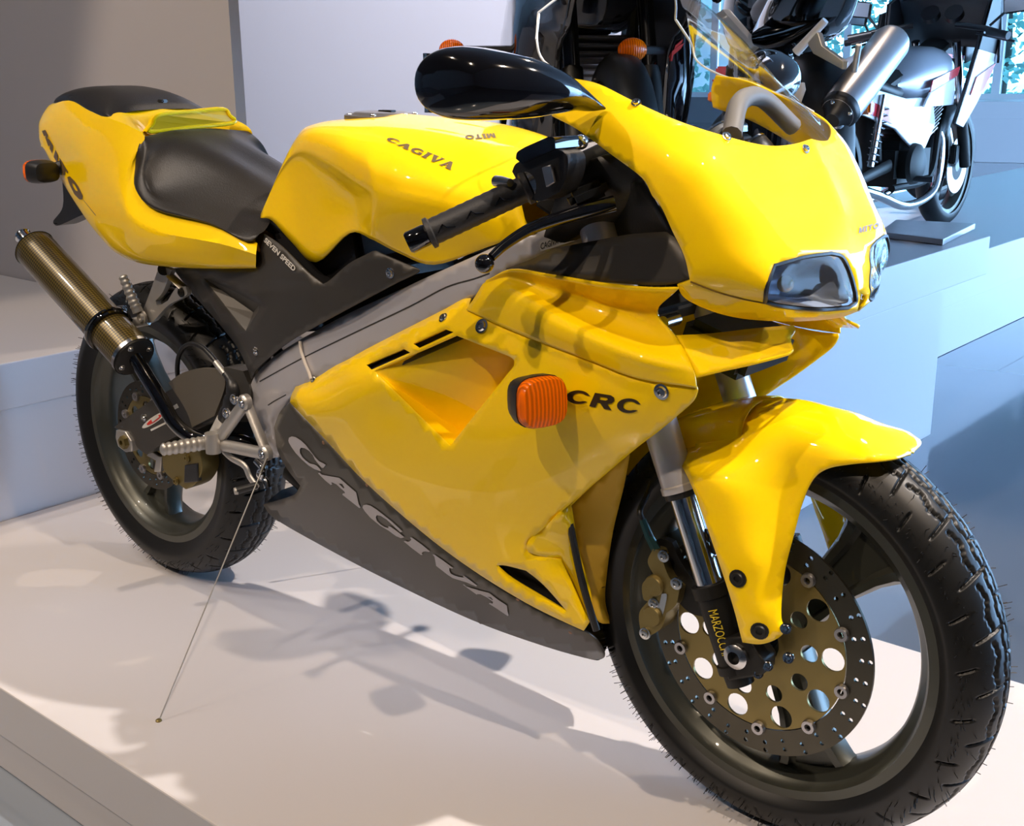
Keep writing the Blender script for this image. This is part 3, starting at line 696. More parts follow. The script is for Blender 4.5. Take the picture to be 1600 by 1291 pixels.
# inside the cowl: instruments and black liner
il = thing
G = [[(.66, 0, .885), (.60, 0, .86), (.52, 0, .835), (.44, 0, .81)], [(.635, -.06, .88), (.58, -.07, .855), (.51, -.08, .83), (.43, -.08, .80)], [(.58, -.115, .885), (.53, -.135, .865), (.47, -.14, .84), (.41, -.12, .79)], [(.535, -.15, .915), (.48, -.160, .90), (.44, -.165, .87), (.40, -.15, .80)]]
gridsurf('inner_liner', G, BLK, BIKE, 3, 3, thick=.002)
for (x, y, z, r) in ((.52, -.035, .905, .038), (.52, .05, .905, .042), (.545, .12, .90, .022)):
    d = V(-.75, 0, .66)
    g_ = MB().lathe([(-.045, .0), (-.045, r*.7), (-.01, r), (.004, r), (.006, r*.93), (.001, r*.9), (.0, 0)], (x, y, z), d, 28).build('gauge', BLK, BIKE)
    MB().lathe([(.0005, r*.88), (.0015, .0)], (x, y, z), d, 24).build('gauge_face', mat('gauge_face', (.55, .55, .55), .5, noise=(80, .2)), g_)
    MB().lathe([(.004, r*.95), (.0075, r*.99), (.004, r*1.04)], (x, y, z), d, 28).build('gauge_bezel', CHROME, g_)
MB().tube(cr([(.62, -.07, .93), (.60, -.02, .965), (.585, .06, .968), (.60, .12, .93)], 6), .012, 10).build('instrument_bracket', mat('grey_bracket', (.28, .26, .24), .5, noise=(9, .9)), BIKE)
# ---- dark duct panel beside the tank front
do = seg([(790, 420), (830, 405), (870, 388), (930, 376), (985, 366), (1040, 362)], [(1040, 362), (1056, 375), (1070, 402), (1079, 439)], [(1079, 439), (1030, 446), (975, 443), (910, 436), (850, 426), (790, 420)])
panel('air_duct_cover', do, [(790, 420, -.150), (870, 388, -.140), (930, 376, -.150), (1040, 362, -.172), (1070, 402, -.182), (1079, 439, -.185), (975, 443, -.172), (850, 426, -.160), (950, 410, -.158)], PANEL, BIKE, step=14, thick=.002, sides=(1, -1))
do = seg([(893, 330), (960, 300), (1003, 278)], [(1003, 278), (1019, 306), (1050, 360), (1060, 385)], [(1060, 385), (980, 380), (900, 385)])
panel('cowl_inner_shield', do, [(893, 330, -.06), (1003, 278, -.16), (1019, 306, -.17), (1060, 385, -.168), (900, 385, -.06), (960, 340, -.10)], BLK, BIKE, step=14, thick=.002, sides=(1, -1))
# ---- side fairing: upper scoop piece
UG = [[(762, 437, -.152), (800, 420, -.158), (860, 428, -.165), (940, 441, -.175), (1010, 448, -.183), (1062, 448, -.188)],
      [(757, 444, -.152), (800, 433, -.150), (868, 452, -.146), (948, 476, -.142), (1002, 482, -.145), (1028, 486, -.151)],
      [(751, 454, -.155), (799, 446, -.158), (872, 480, -.158), (955, 514, -.158), (1016, 528, -.156), (1056, 525, -.155)],
      [(744, 466, -.158), (794, 458, -.169), (866, 497, -.180), (946, 533, -.188), (1015, 558, -.192), (1080, 570, -.180)],
      [(738, 474, -.159), (786, 478, -.172), (858, 515, -.184), (936, 548, -.191), (1006, 573, -.193), (1087, 588, -.184)],
      [(731, 484, -.159), (776, 505, -.169), (850, 535, -.179), (925, 563, -.187), (997, 589, -.189), (1089, 605, -.184)]]
for s_ in (1, -1):
    q_ = gridsurf('fairing_scoop', [[tuple(V(p.x, s_*p.y, p.z)) for p in (at(*c) for c in r)] for r in UG], YEL, BIKE, 5, 5, mirror=False, thick=.003, key='fairing_scoop%d' % s_)
    for f_ in q_.data.polygons: pass
# ---- side fairing: main panel
mo = seg([(453, 629), (455, 618), (464, 600)], [(464, 600), (540, 562), (630, 516), (697, 482)], [(697, 482), (722, 468), (735, 466)], [(735, 466), (731, 484)], [(731, 484), (780, 506), (825, 524), (870, 542), (919, 561), (965, 579), (1012, 593), (1050, 601), (1088, 605)], [(1088, 605), (1089, 613), (1084, 626), (1075, 636)], [(1075, 636), (1032, 672), (990, 704), (930, 755), (880, 797), (846, 829)], [(846, 829), (830, 842), (823, 856), (832, 866), (876, 874)], [(876, 874), (888, 900), (905, 940), (921, 972)], [(921, 972), (912, 986)], [(912, 986), (860, 962), (809, 935), (737, 890), (662, 834), (572, 755), (512, 691), (453, 629)])
mc = [(453, 629, -.150), (464, 600, -.128), (540, 562, -.138), (630, 516, -.146), (697, 482, -.150), (731, 484, -.158), (780, 506, -.169), (825, 524, -.176), (870, 542, -.182), (919, 561, -.187), (965, 579, -.188), (1012, 593, -.188), (1088, 605, -.184),
      (1075, 636, -.180), (990, 704, -.168), (930, 755, -.158), (880, 797, -.150), (846, 829, -.145), (823, 856, -.143), (876, 874, -.128), (905, 940, -.118), (921, 972, -.112), (912, 986, -.110),
      (860, 962, -.118), (809, 935, -.123), (737, 890, -.130), (662, 834, -.137), (572, 755, -.144), (512, 691, -.148),
      (463, 615, -.152), (545, 578, -.162), (640, 530, -.168), (700, 505, -.170), (600, 640, -.168), (700, 720, -.170), (800, 690, -.182), (900, 650, -.190), (980, 640, -.188), (560, 690, -.160), (680, 800, -.150), (780, 820, -.152), (760, 600, -.178), (850, 740, -.172), (900, 900, -.122), (860, 905, -.134), (790, 890, -.140)]
vent = seg([(584, 580), (640, 556), (712, 524)], [(712, 524), (760, 543), (796, 557)], [(796, 557), (803, 563), (803, 572)], [(803, 572), (755, 632), (703, 697)], [(703, 697), (660, 655), (584, 580)])
slot1 = [(572, 570), (630, 545), (641, 551), (580, 578)]; slot2 = [(645, 537), (695, 514), (709, 519), (655, 544)]
low = seg([(775, 884), (790, 884), (822, 892)], [(822, 892), (850, 915), (887, 957)], [(887, 957), (850, 935), (800, 905), (775, 884)])
side = panel('side_fairing', mo, mc, YEL, BIKE, holes=[vent, slot1, slot2, low], step=11, thick=.003, sides=(1, -1), keyname='side_fairing')
fM = tps(mc)
def pocket(name, pts, depths, m, step=12):
    # floor of the recess with its own depth plus walls back to the skin
    fd = tps([(u, v, d) for (u, v), d in zip(pts, depths)]) if len(pts) > 3 else None
    return fd
for s in (1, -1):
    dep = lambda u, v: .062*min(1, max(0, (u-584+.35*(v-580))/190))
    uv, tr = cdt2(vent, [], 12); Yv = fM(uv)
    mb = MB(); P0 = []
    for (u, v), y in zip(uv, Yv):
        p = at(u, v, y+0)+V(0, dep(u, v), 0)+V(-.02, 0, 0)*min(1, dep(u, v)/.06); P0.append(V(p.x, s*p.y, p.z))
    mb.add(P0, [tuple(t) for t in tr])
    ring = subdiv(vent, 12); Yr = fM(ring); A_ = []; B_ = []
    for (u, v), y in zip(ring, Yr):
        p = at(u, v, y); q = p+V(0, dep(u, v), 0)+V(-.02, 0, 0)*min(1, dep(u, v)/.06); A_.append(V(p.x, s*p.y, p.z)); B_.append(V(q.x, s*q.y, q.z))
    n = len(A_); mb.add(A_+B_, [(i, (i+1) % n, (i+1) % n+n, i+n) for i in range(n)])
    mb.build('vent_recess', YEL, side[0] if s == 1 else side[1], ang=35)
    # dark backing behind the slots and lower inlet
    for nm, pg in (('slot_backing', [(560, 582), (625, 536), (725, 500), (730, 525), (650, 560), (575, 592)]), ('inlet_backing', [(765, 876), (830, 880), (900, 960), (880, 965), (800, 915)])):
        q = [at(u, v, fM([(u, v)])[0])+V(0, .014, 0) for u, v in pg]; q = [V(p.x, s*p.y, p.z) for p in q]
        n = len(q); MB().prism(q, (0, s*.002, 0)).build(nm, BLK, side[0] if s == 1 else side[1], False)
lettering('model_lettering', 'CRC', [(889, 607), (1003, 625), (998, 648), (884, 628)], 'side_fairing', BLET, side[0], slant=.12)
for u, v in ((753, 510), (1034, 612)): boltp('side_fairing', u, v, side[0], .0075, CHROME)
for u, v in ((491, 592), (693, 497)): boltp('side_fairing', u, v, side[0], .0055, STEEL)
# front inner return of the fairing, and black radiator gap
ro = seg([(990, 704), (930, 755), (880, 797), (846, 829)], [(846, 829), (826, 845), (824, 860), (840, 868), (876, 874)], [(876, 874), (921, 972)], [(921, 972), (924, 930), (905, 860), (893, 790)], [(893, 790), (930, 755), (990, 704)])
panel('fairing_front_return', ro, [(990, 704, -.166), (880, 797, -.148), (846, 829, -.143), (876, 874, -.126), (921, 972, -.108), (924, 930, -.098), (905, 860, -.105), (893, 790, -.125)], YEL, BIKE, step=12, thick=.002, sides=(1, -1))
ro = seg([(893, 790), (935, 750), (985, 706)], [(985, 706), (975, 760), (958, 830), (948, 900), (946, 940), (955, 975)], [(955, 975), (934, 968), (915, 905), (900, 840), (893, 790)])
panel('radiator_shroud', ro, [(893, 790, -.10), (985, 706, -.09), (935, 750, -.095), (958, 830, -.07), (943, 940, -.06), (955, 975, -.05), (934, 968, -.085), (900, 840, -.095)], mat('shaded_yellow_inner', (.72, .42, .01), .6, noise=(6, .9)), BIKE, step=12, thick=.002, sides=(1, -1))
MB().tube(cr([at(888, 792, -.126), at(893, 830, -.120), at(905, 890, -.116), at(918, 940, -.112), at(932, 985, -.108)], 5), .0052, 8).build('shroud_seal', BLK, BIKE)
# winglet below the lamps
wo = seg([(1040, 498), (1056, 522), (1110, 521), (1180, 513), (1240, 508)], [(1240, 508), (1243, 516), (1236, 530), (1240, 546)], [(1240, 546), (1228, 553), (1180, 566), (1130, 577), (1088, 588)], [(1088, 588), (1075, 556), (1056, 525), (1040, 498)])
wo = seg([(1054, 524), (1110, 521), (1180, 513), (1240, 508)], [(1240, 508), (1243, 516), (1236, 530), (1240, 546)], [(1240, 546), (1228, 553), (1180, 566), (1130, 577), (1088, 588)], [(1088, 588), (1075, 556), (1054, 524)])
panel('lower_winglet', wo, [(1054, 524, -.150), (1110, 521, -.12), (1180, 513, -.092), (1240, 508, -.060), (1236, 530, -.075), (1240, 546, -.088), (1180, 566, -.130), (1130, 577, -.157), (1088, 588, -.180), (1075, 556, -.168), (1140, 545, -.128)], YEL, BIKE, step=10, thick=.004, sides=(1, -1))
MB().box((.60, 0, .665), (.10, .13, .05), Matrix.Rotation(.3, 3, 'Y'), bev=.01).build('lamp_bracket', DARK, BIKE)
MB().cyl(at(1037, 504, -.13), at(1037, 504, -.135)+V(0, .03, 0), .008).build('bracket_bolt', STEEL, BIKE)
# ---- belly pan
bo = seg([(453, 629), (437, 645), (428, 668)], [(428, 668), (434, 705), (450, 735), (469, 759)], [(469, 759), (462, 771), (449, 778), (411, 789)], [(411, 789), (430, 811), (501, 852), (602, 905), (737, 969), (850, 1010), (925, 1031)], [(925, 1031), (940, 1030), (945, 1022), (932, 1000), (912, 986)], [(912, 986), (860, 962), (809, 935), (737, 890), (662, 834), (572, 755), (512, 691), (453, 629)])
bc = [(453, 629, -.142), (428, 668, -.138), (434, 705, -.134), (469, 759, -.125), (449, 778, -.110), (411, 789, -.085), (430, 811, -.078), (501, 852, -.082), (602, 905, -.082), (737, 969, -.078), (850, 1010, -.070), (925, 1031, -.058), (945, 1022, -.060), (912, 986, -.107), (860, 962, -.115), (809, 935, -.120), (737, 890, -.127), (662, 834, -.134), (572, 755, -.141), (512, 691, -.145),
      (480, 700, -.141), (540, 790, -.128), (640, 860, -.121), (760, 930, -.112), (500, 800, -.112), (600, 870, -.106), (700, 925, -.103), (860, 985, -.098)]
pan = panel('belly_pan', bo, bc, GREY, BIKE, step=12, thick=.003, sides=(1, -1), keyname='belly_pan')
fB = tps(bc)
botline = cr([(411, 789), (430, 811), (501, 852), (602, 905), (737, 969), (850, 1010), (925, 1031), (940, 1030)], 4)
mb = MB(); A_ = [at(u, v, fB([(u, v)])[0]) for u, v in botline]; n = len(A_)
mb.add(A_+[V(p.x-.01, p.y*.4, p.z+.012) for p in A_]+[V(p.x-.01, -p.y*.4, p.z+.012) for p in A_]+[V(p.x, -p.y, p.z) for p in A_], [(k*n+i, k*n+i+1, (k+1)*n+i+1, (k+1)*n+i) for k in range(3) for i in range(n-1)])
mb.build('belly_pan_floor', GREY, BIKE, ang=50)
for u, v in ((505, 692), (573, 758), (647, 821), (728, 882), (809, 937), (891, 989)):
    p, nn = on('belly_pan', u, v, 0, True)
    if p is not None: MB().lathe([(.0006, .0), (.0009, .0022), (.0, .0032)], p, nn, 10).build('rivet', mat('copper_rivet', (.30, .16, .09), .5, .4, noise=(40, .8)), pan[0])
def poly_decal(name, polys, key, m, parent, lift=.0015, step=9):
    """polys: list of (outline, holes) in photo pixels, laid on the named sheet"""
    vs = []; fs = []
    for out, holes in polys:
        uv, tr = cdt2(out, holes, step); b = len(vs); ok = []
        for u, v in uv: ok.append(on(key, float(u), float(v), lift))
        for t in tr:
            if all(ok[i] is not None for i in t): fs.append(tuple(b+i for i in t))
        vs += [p if p is not None else V(0, 0, 0) for p in ok]
    bm = bmesh.new(); bv = [bm.verts.new(v) for v in vs]
    for f in fs:
        try: bm.faces.new([bv[i] for i in f])
        except Exception: pass
    bmesh.ops.delete(bm, geom=[v for v in bm.verts if not v.link_faces], context='VERTS')
    me = bpy.data.meshes.new(name); bm.to_mesh(me); bm.free(); return link(name, me, m, parent, True)
K1 = lambda pts: [(430+x/7.595, 660+y/7.594) for x, y in pts]
K2 = lambda pts: [(620+x/7.595, 800+y/7.594) for x, y in pts]
lets = [
 (K1([(165, 215), (172, 180), (205, 165), (250, 172), (310, 210), (370, 265), (430, 345), (480, 410), (530, 460), (575, 480), (608, 502), (580, 537), (560, 537), (520, 490), (480, 440), (455, 385), (410, 335), (360, 305), (315, 298), (300, 320), (303, 360), (330, 410), (370, 450), (420, 485), (470, 495), (500, 510), (530, 540), (553, 572), (535, 574), (470, 550), (400, 505), (320, 435), (250, 360), (200, 290), (172, 240)]), []),
 (K1([(515, 600), (535, 594), (560, 618), (650, 635), (768, 655), (820, 700), (900, 770), (968, 828), (980, 880), (998, 965), (1020, 1005), (1008, 1014), (900, 930), (805, 855), (812, 838), (838, 838), (828, 815), (780, 775), (735, 732), (690, 712), (670, 710), (686, 730), (668, 740), (600, 685)]), [K1([(762, 722), (805, 728), (828, 768), (820, 782)])]),
 (K1([(1045, 1010), (1052, 980), (1090, 972), (1140, 985), (1210, 1030), (1300, 1100), (1400, 1180), (1519, 1290), (1490, 1300), (1400, 1215), (1330, 1150), (1260, 1105), (1215, 1098), (1202, 1120), (1215, 1165), (1260, 1210), (1310, 1240), (1350, 1250), (1352, 1228), (1375, 1232), (1450, 1285), (1500, 1325), (1540, 1360), (1500, 1370), (1440, 1345), (1360, 1285), (1250, 1220), (1140, 1130), (1070, 1050)]), []),
 (K2([(88, 343), (110, 340), (140, 350), (165, 340), (180, 325), (165, 298), (185, 298), (300, 380), (400, 462), (390, 470), (345, 462), (318, 468), (302, 488), (315, 502), (295, 506), (180, 420)]), []),
 (K2([(432, 500), (455, 502), (560, 575), (677, 660), (665, 668), (630, 660), (632, 690), (645, 722), (680, 745), (740, 765), (785, 772), (805, 768), (788, 752), (805, 752), (870, 800), (960, 868), (950, 878), (900, 858), (840, 832), (750, 805), (670, 780), (610, 740), (475, 635), (462, 560), (455, 528)]), []),
 (K2([(790, 855), (808, 857), (830, 880), (900, 900), (1000, 930), (1105, 955), (1200, 1030), (1315, 1105), (1318, 1160), (1333, 1220), (1322, 1228), (1200, 1145), (1100, 1082), (1110, 1072), (1145, 1082), (1150, 1060), (1080, 1010), (1000, 970), (965, 968), (955, 975), (870, 915)]), [K2([(1080, 998), (1125, 1005), (1148, 1035), (1140, 1040)])]),
]
poly_decal('maker_lettering', lets, 'belly_pan', LETTER, pan[0])
# ---- frame beams
fo_ = seg([(388, 612), (400, 585), (430, 556), (472, 529)], [(472, 529), (540, 492), (620, 455), (681, 427), (737, 402), (790, 378), (850, 352), (915, 325)], [(915, 325), (960, 318), (975, 345), (965, 375)], [(965, 375), (900, 385), (850, 398), (800, 420), (772, 440), (745, 462)], [(745, 462), (700, 490), (600, 540), (500, 590), (455, 620)], [(455, 620), (436, 645), (430, 672), (434, 715)], [(434, 715), (420, 712), (405, 670), (388, 612)])
fcx = [(388, 612, -.105), (400, 585, -.112), (472, 529, -.128), (620, 455, -.138), (737, 402, -.136), (850, 352, -.105), (915, 325, -.07), (975, 345, -.06), (900, 385, -.085), (800, 420, -.125), (745, 462, -.142), (600, 540, -.142), (455, 620, -.132), (434, 715, -.110), (405, 670, -.105), (500, 560, -.136), (690, 460, -.143), (830, 385, -.115)]
frm = panel('frame_beam', fo_, fcx, FRAMEM, BIKE, step=13, thick=.012, sides=(1, -1), keyname='frame_beam')
GROOVE = mat('groove_shadow_gap', (.03, .03, .03), .6, noise=(9, .8))
strip('weld_groove', 'frame_beam', [(406, 596), (472, 560), (560, 517), (640, 479), (697, 449), (740, 436), (765, 427)], .0011, GROOVE, frm[0])
strip('weld_groove', 'frame_beam', [(419, 633), (430, 626), (447, 617)], .0010, GROOVE, frm[0])
poly_decal('frame_label', [([(843, 377), (906, 356), (906, 374), (845, 393)], [])], 'frame_beam', mat('label_foil', (.62, .60, .58), .4, .2, noise=(9, .95)), frm[0], lift=.0012)
fonttext('frame_label', 'CAGIVA 8P1F 125', [(845, 380), (903, 362), (903, 371), (845, 390)], 'frame_beam', GROOVE, frm[0], lift=.0016)
MB().tube([on('frame_beam', u, v, .004) or at(u, v, -.15) for u, v in [(472, 533), (474, 550), (480, 568), (486, 582), (489, 592)]], .0028, 8).build('drain_hose', mat('clear_hose', (.6, .55, .5), .3, noise=(30, .9)), BIKE)
# dark inside: engine, airbox, subframe
E_ = MB()
MB().box((.06, 0, .60), (.40, .16, .17), Matrix.Rotation(-.35, 3, 'Y'), bev=.03).build('airbox', BLK, BIKE)
eng = MB().box((-.02, 0, .34), (.32, .15, .22), Matrix.Rotation(.1, 3, 'Y'), bev=.03).build('engine_case', DARK, BIKE)
MB().lathe([(-.02, .0), (-.02, .06), (-.012, .075), (.0, .08), (.05, .082)], (-.08, -.085, .33), (0, 1, 0), 32).build('clutch_cover', DARK, eng)
cy = MB()
for k in range(9): cy.box((.13+k*.008, 0, .42+k*.016), (.13, .13, .005), Matrix.Rotation(-.45, 3, 'Y'))
cy.box((.165, 0, .48), (.09, .09, .17), Matrix.Rotation(.45, 3, 'Y'), bev=.01); cy.build('cylinder', DARK, eng)
rad = MB().box((.36, 0, .50), (.03, .12, .24), Matrix.Rotation(-.22, 3, 'Y'), bev=.004).build('radiator', DARK, BIKE)
MB().tube(cr([(.20, 0, .40), (.28, 0, .34), (.26, 0, .28), (.10, -.02, .27), (-.12, -.04, .28), (-.26, -.05, .32)], 6), [.022+.02*math.sin(i/30*PI) for i in range(31)], 14).build('expansion_chamber', DARK, BIKE)
for s in (-1, 1):
    MB().tube([(-.05, s*.07, .70), (-.4, s*.07, .80), (-.85, s*.06, .86)], .012, 8).build('subframe_rail', DARK, BIKE)
    MB().tube([(-.22, s*.07, .50), (-.45, s*.07, .76)], .010, 8).build('subframe_rail', DARK, BIKE)
MB().tube([(-.10, -.0, .62), (-.20, 0, .36)], .032, 16).build('rear_shock', DARK, BIKE)
G = [[(-.28, 0, .56), (-.36, 0, .66), (-.52, 0, .72), (-.7, 0, .76), (-.86, 0, .80)], [(-.27, -.06, .55), (-.35, -.065, .65), (-.52, -.07, .705), (-.7, -.07, .75), (-.86, -.05, .79)], [(-.27, -.085, .50), (-.36, -.09, .61), (-.52, -.09, .68), (-.7, -.08, .73), (-.86, -.055, .77)]]
gridsurf('under_tray', G, BLK, BIKE, 3, 3, thick=.003)
# ---- charcoal side panel below the tank
po = seg([(298, 417), (360, 419), (401, 419)], [(401, 419), (407, 390), (413, 366)], [(413, 366), (440, 385), (480, 425), (504, 444)], [(504, 444), (515, 438), (545, 412), (575, 396)], [(575, 396), (585, 392), (597, 397)], [(597, 397), (654, 421)], [(654, 421), (651, 427), (620, 442)], [(620, 442), (560, 474), (462, 528), (425, 555), (400, 578), (392, 592)], [(392, 592), (386, 575), (372, 545), (352, 518), (330, 492), (299, 457), (270, 420)], [(270, 420), (298, 417)])
pc = [(270, 420, -.105), (298, 417, -.118), (360, 419, -.130), (401, 419, -.135), (413, 366, -.128), (504, 444, -.152), (545, 412, -.150), (597, 397, -.150), (654, 421, -.150), (620, 442, -.150), (462, 528, -.138), (400, 578, -.124), (392, 592, -.120), (352, 518, -.100), (299, 457, -.092), (450, 430, -.148), (520, 470, -.152), (430, 500, -.138), (385, 540, -.118), (330, 460, -.112), (396, 470, -.137), (410, 480, -.134), (384, 517, -.120), (370, 450, -.134)]
tri = [(318, 434), (360, 452), (405, 476), (404, 486), (384, 517), (352, 478)]
pan2 = panel('side_panel', po, pc, PANEL, BIKE, holes=[tri], step=12, thick=.003, sides=(1, -1), keyname='side_panel')
fP = tps(pc)
for s in (1, -1):
    q = [(318, 434), (360, 452), (405, 476), (404, 486), (384, 517), (352, 478)]
    O = [at(u, v, fP([(u, v)])[0]) for u, v in q]; apex = [at(u, v, fP([(u, v)])[0]+d) for (u, v), d in zip(q, (.0, .004, .022, .022, .010, 0))]
    inn = at(396, 488, fP([(396, 488)])[0]+.035)
    pts = O+[inn]; pts = [V(p.x, s*p.y, p.z) for p in pts]
    MB().add(pts, [(0, 1, 6), (1, 2, 6), (2, 3, 6), (3, 4, 6), (4, 5, 6), (5, 0, 6)]).build('panel_recess', PANEL, pan2[0 if s == 1 else 1], False)
fonttext('speed_lettering', 'SEVEN SPEED', [(417, 371), (464, 418), (460, 425), (413, 377)], 'side_panel', WHT, pan2[0], lift=.0015, bold=.03)
for u, v in ((610, 427), (400, 549)): boltp('side_panel', u, v, pan2[0], .0058, CHROME)
# ---- fuel tank
X = lambda *p: tuple(at(*p))
TG = [
 [(-.245, 0, .800), (-.205, 0, .885), (-.155, 0, .922), (-.07, 0, .938), (-.01, 0, .941), (.02, 0, .940), (.10, 0, .934), (.18, 0, .920), (.27, 0, .897), (.34, 0, .870)],
 [(-.240, -.05, .800), X(468, 214, -.05), X(497, 192, -.06), X(540, 189, -.08), X(572, 191, -.085), X(592, 193, -.09), X(648, 200, -.09), X(705, 212, -.085), X(765, 230, -.075), X(822, 262, -.06)],
 [(-.232, -.09, .79), X(453, 232, -.090), X(482, 203, -.108), X(528, 204, -.128), X(562, 212, -.136), X(578, 218, -.142), X(635, 232, -.142), X(694, 248, -.132), X(750, 268, -.115), X(812, 292, -.09)],
 [(-.226, -.105, .785), X(446, 248, -.108), X(474, 220, -.124), X(520, 228, -.152), X(558, 246, -.168), X(576, 256, -.175), X(628, 270, -.172), X(690, 285, -.158), X(748, 302, -.135), X(815, 318, -.105)],
 [(-.224, -.11, .782), X(441, 262, -.112), X(470, 236, -.126), X(516, 256, -.156), X(563, 288, -.176), X(586, 296, -.185), X(630, 308, -.182), X(688, 320, -.166), X(750, 334, -.142), X(820, 342, -.110)],
 [(-.223, -.111, .781), X(438, 274, -.110), X(466, 254, -.116), X(510, 278, -.134), X(556, 306, -.146), X(585, 320, -.182), X(626, 335, -.178), X(686, 345, -.162), X(752, 352, -.140), X(826, 354, -.110)],
 [(-.221, -.113, .778), X(430, 312, -.112), X(456, 314, -.116), X(500, 330, -.128), X(550, 338, -.138), X(585, 352, -.174), X(626, 372, -.162), X(686, 386, -.150), X(755, 378, -.134), X(835, 364, -.110)],
 [(-.220, -.114, .776), X(425, 345, -.115), X(456, 379, -.122), X(493, 410, -.134), X(545, 364, -.142), X(585, 376, -.160), X(624, 396, -.152), X(678, 414, -.146), X(757, 388, -.130), X(838, 358, -.112)],
]
TG = [[r[0]]+list(r[1:]) for r in TG]
tank = gridsurf('fuel_tank', TG, YEL, BIKE, 5, 4, thick=.003, sharp_r=(4,), sharp_c=(5,), ang=75)
capc = V(-.045, 0, .9345)
cap = MB().lathe([(-.004, .060), (.003, .060), (.005, .056), (.004, .048), (.0075, .044), (.0085, .036), (.009, 0)], capc, (.03, 0, 1), 40).build('fuel_cap', mat('cap_grey_metal', (.30, .28, .27), .35, .8, noise=(40, .8)), BIKE)
for k in range(6):
    a = k*PI/3; bolt(cap, capc+V(.052*math.cos(a), .052*math.sin(a), .0045), (0, 0, 1), .004, .002, STEEL, 'cap_screw')
MB().box(capc+V(.01, 0, .0095), (.03, .012, .003), bev=.001).build('key_flap', DARK, cap)
lettering('tank_lettering', 'CAGIVA', [(611, 215), (715, 257), (705, 267), (602, 219)], 'fuel_tank', DKLET, tank, lift=.0012, gap=.06, slant=.05)
lettering('tank_model_lettering', 'MITO', [(775, 216), (728, 219), (726, 212), (772, 209)], 'fuel_tank', DKLET, tank, lift=.001, gap=.1)
lettering('nose_lettering', 'MITO', [(1342, 356), (1373, 348), (1372, 357), (1341, 365)], 'nose_cowl', mat('grey_print', (.22, .22, .27), .5, noise=(50, .9)), nose, lift=.001)
MB().prism([(.02, -.125, .73), (.30, -.12, .80), (.30, .12, .80), (.02, .125, .73)], (0, 0, -.02)).build('tank_base', BLK, BIKE, False)
MB().box((-.10, 0, .72), (.22, .22, .10), Matrix.Rotation(-.2, 3, 'Y'), bev=.01).build('tank_base', BLK, BIKE, False)
# ---- tail unit
TL = [
 [(-1.045, 0, .865), (-1.035, 0, .905), (-.985, 0, .936), (-.90, 0, .950), (-.80, 0, .956), (-.70, 0, .952), (-.645, 0, .940), (-.60, 0, .917), (-.565, 0, .888), (-.50, 0, .80), (-.40, 0, .76), (-.30, 0, .73), (-.24, 0, .71)],
 [X(62, 208, -.030), X(64, 188, -.030), X(80, 163, -.028), (-.90, -.05, .945), (-.80, -.06, .952), (-.70, -.07, .948), (-.645, -.07, .935), (-.60, -.07, .912), (-.565, -.07, .885), (-.50, -.09, .80), (-.40, -.10, .76), (-.30, -.10, .73), (-.24, -.09, .71)],
 [X(61, 208, -.045), X(62, 190, -.046), X(76, 168, -.05), X(107, 157, -.066), X(140, 172, -.092), X(168, 184, -.112), X(200, 196, -.118), X(226, 213, -.116), X(217, 235, -.124), X(212, 285, -.147), X(240, 323, -.156), X(350, 353, -.150), X(402, 380, -.136)],
 [X(61, 213, -.052), X(63, 198, -.056), X(78, 185, -.066), X(108, 182, -.086), X(135, 200, -.110), X(158, 215, -.124), X(182, 232, -.136), X(200, 252, -.142), X(202, 275, -.148), X(203, 310, -.160), X(238, 340, -.165), X(345, 366, -.158), X(401, 388, -.144)],
 [X(62, 219, -.056), X(66, 210, -.062), X(84, 210, -.078), X(108, 218, -.100), X(130, 238, -.122), X(148, 255, -.134), X(165, 272, -.146), X(180, 290, -.156), X(190, 312, -.164), X(203, 338, -.172), X(245, 362, -.174), X(340, 380, -.166), X(400, 398, -.150)],
 [X(64, 226, -.056), X(68, 224, -.064), X(86, 232, -.078), X(106, 250, -.100), X(122, 272, -.118), X(137, 293, -.130), X(152, 313, -.142), X(168, 333, -.152), X(184, 352, -.160), X(208, 374, -.168), X(255, 391, -.168), X(340, 402, -.158), X(400, 408, -.146)],
 [X(66, 230, -.052), X(70, 235, -.060), X(82, 258, -.070), X(98, 285, -.088), X(112, 308, -.102), X(125, 328, -.112), X(140, 350, -.122), X(158, 372, -.130), X(180, 394, -.136), X(214, 410, -.144), X(262, 417, -.148), X(335, 420, -.146), X(400, 419, -.138)],
 [(-1.035, 0, .85), (-1.02, -.02, .845), (-.97, -.03, .83), (-.90, -.04, .80), (-.82, -.05, .77), (-.75, -.06, .745), (-.70, -.07, .73), (-.65, -.075, .715), (-.60, -.08, .70), (-.54, -.085, .69), (-.46, -.09, .69), (-.34, -.095, .69), (-.25, -.10, .69)],
]
tail = gridsurf('tail_cowl', TL, YEL, BIKE, 4, 4, thick=0, sharp_r=(2, 4), ang=35)
# handhold slot in the hump: flat darker yellow sheet paints its shade, raised rim
sl3 = [(233, 209, -.086), (237, 196, -.084), (247, 183, -.074), (298, 178, 0), (346, 174, .072), (357, 184, .082), (362, 195, .086), (298, 202, 0)]
slp = [Vector(p)+V(.004, 0, .004) for p in cr([tuple(at(*q)) for q in sl3], 4, closed=True)]
c0 = sum(slp, Vector())/len(slp)
rim_ = MB().tube(slp+slp[:2], .0042, 8, caps=False).build('handhold_rim', YEL, tail)
n = len(slp); q_ = [c0+(p-c0)*.96 for p in slp]; r_ = [p+V(-.022, 0, -.004) for p in q_]
MB().add(q_+r_, [(i, (i+1) % n, (i+1) % n+n, i+n) for i in range(n)]).build('handhold_recess', YEL, tail, True)
MB().add(q_, [tuple(range(n))]).build('handhold_recess', mat('recess_shade_ochre', (.80, .46, .0), .5, noise=(30, .9)), tail, False)
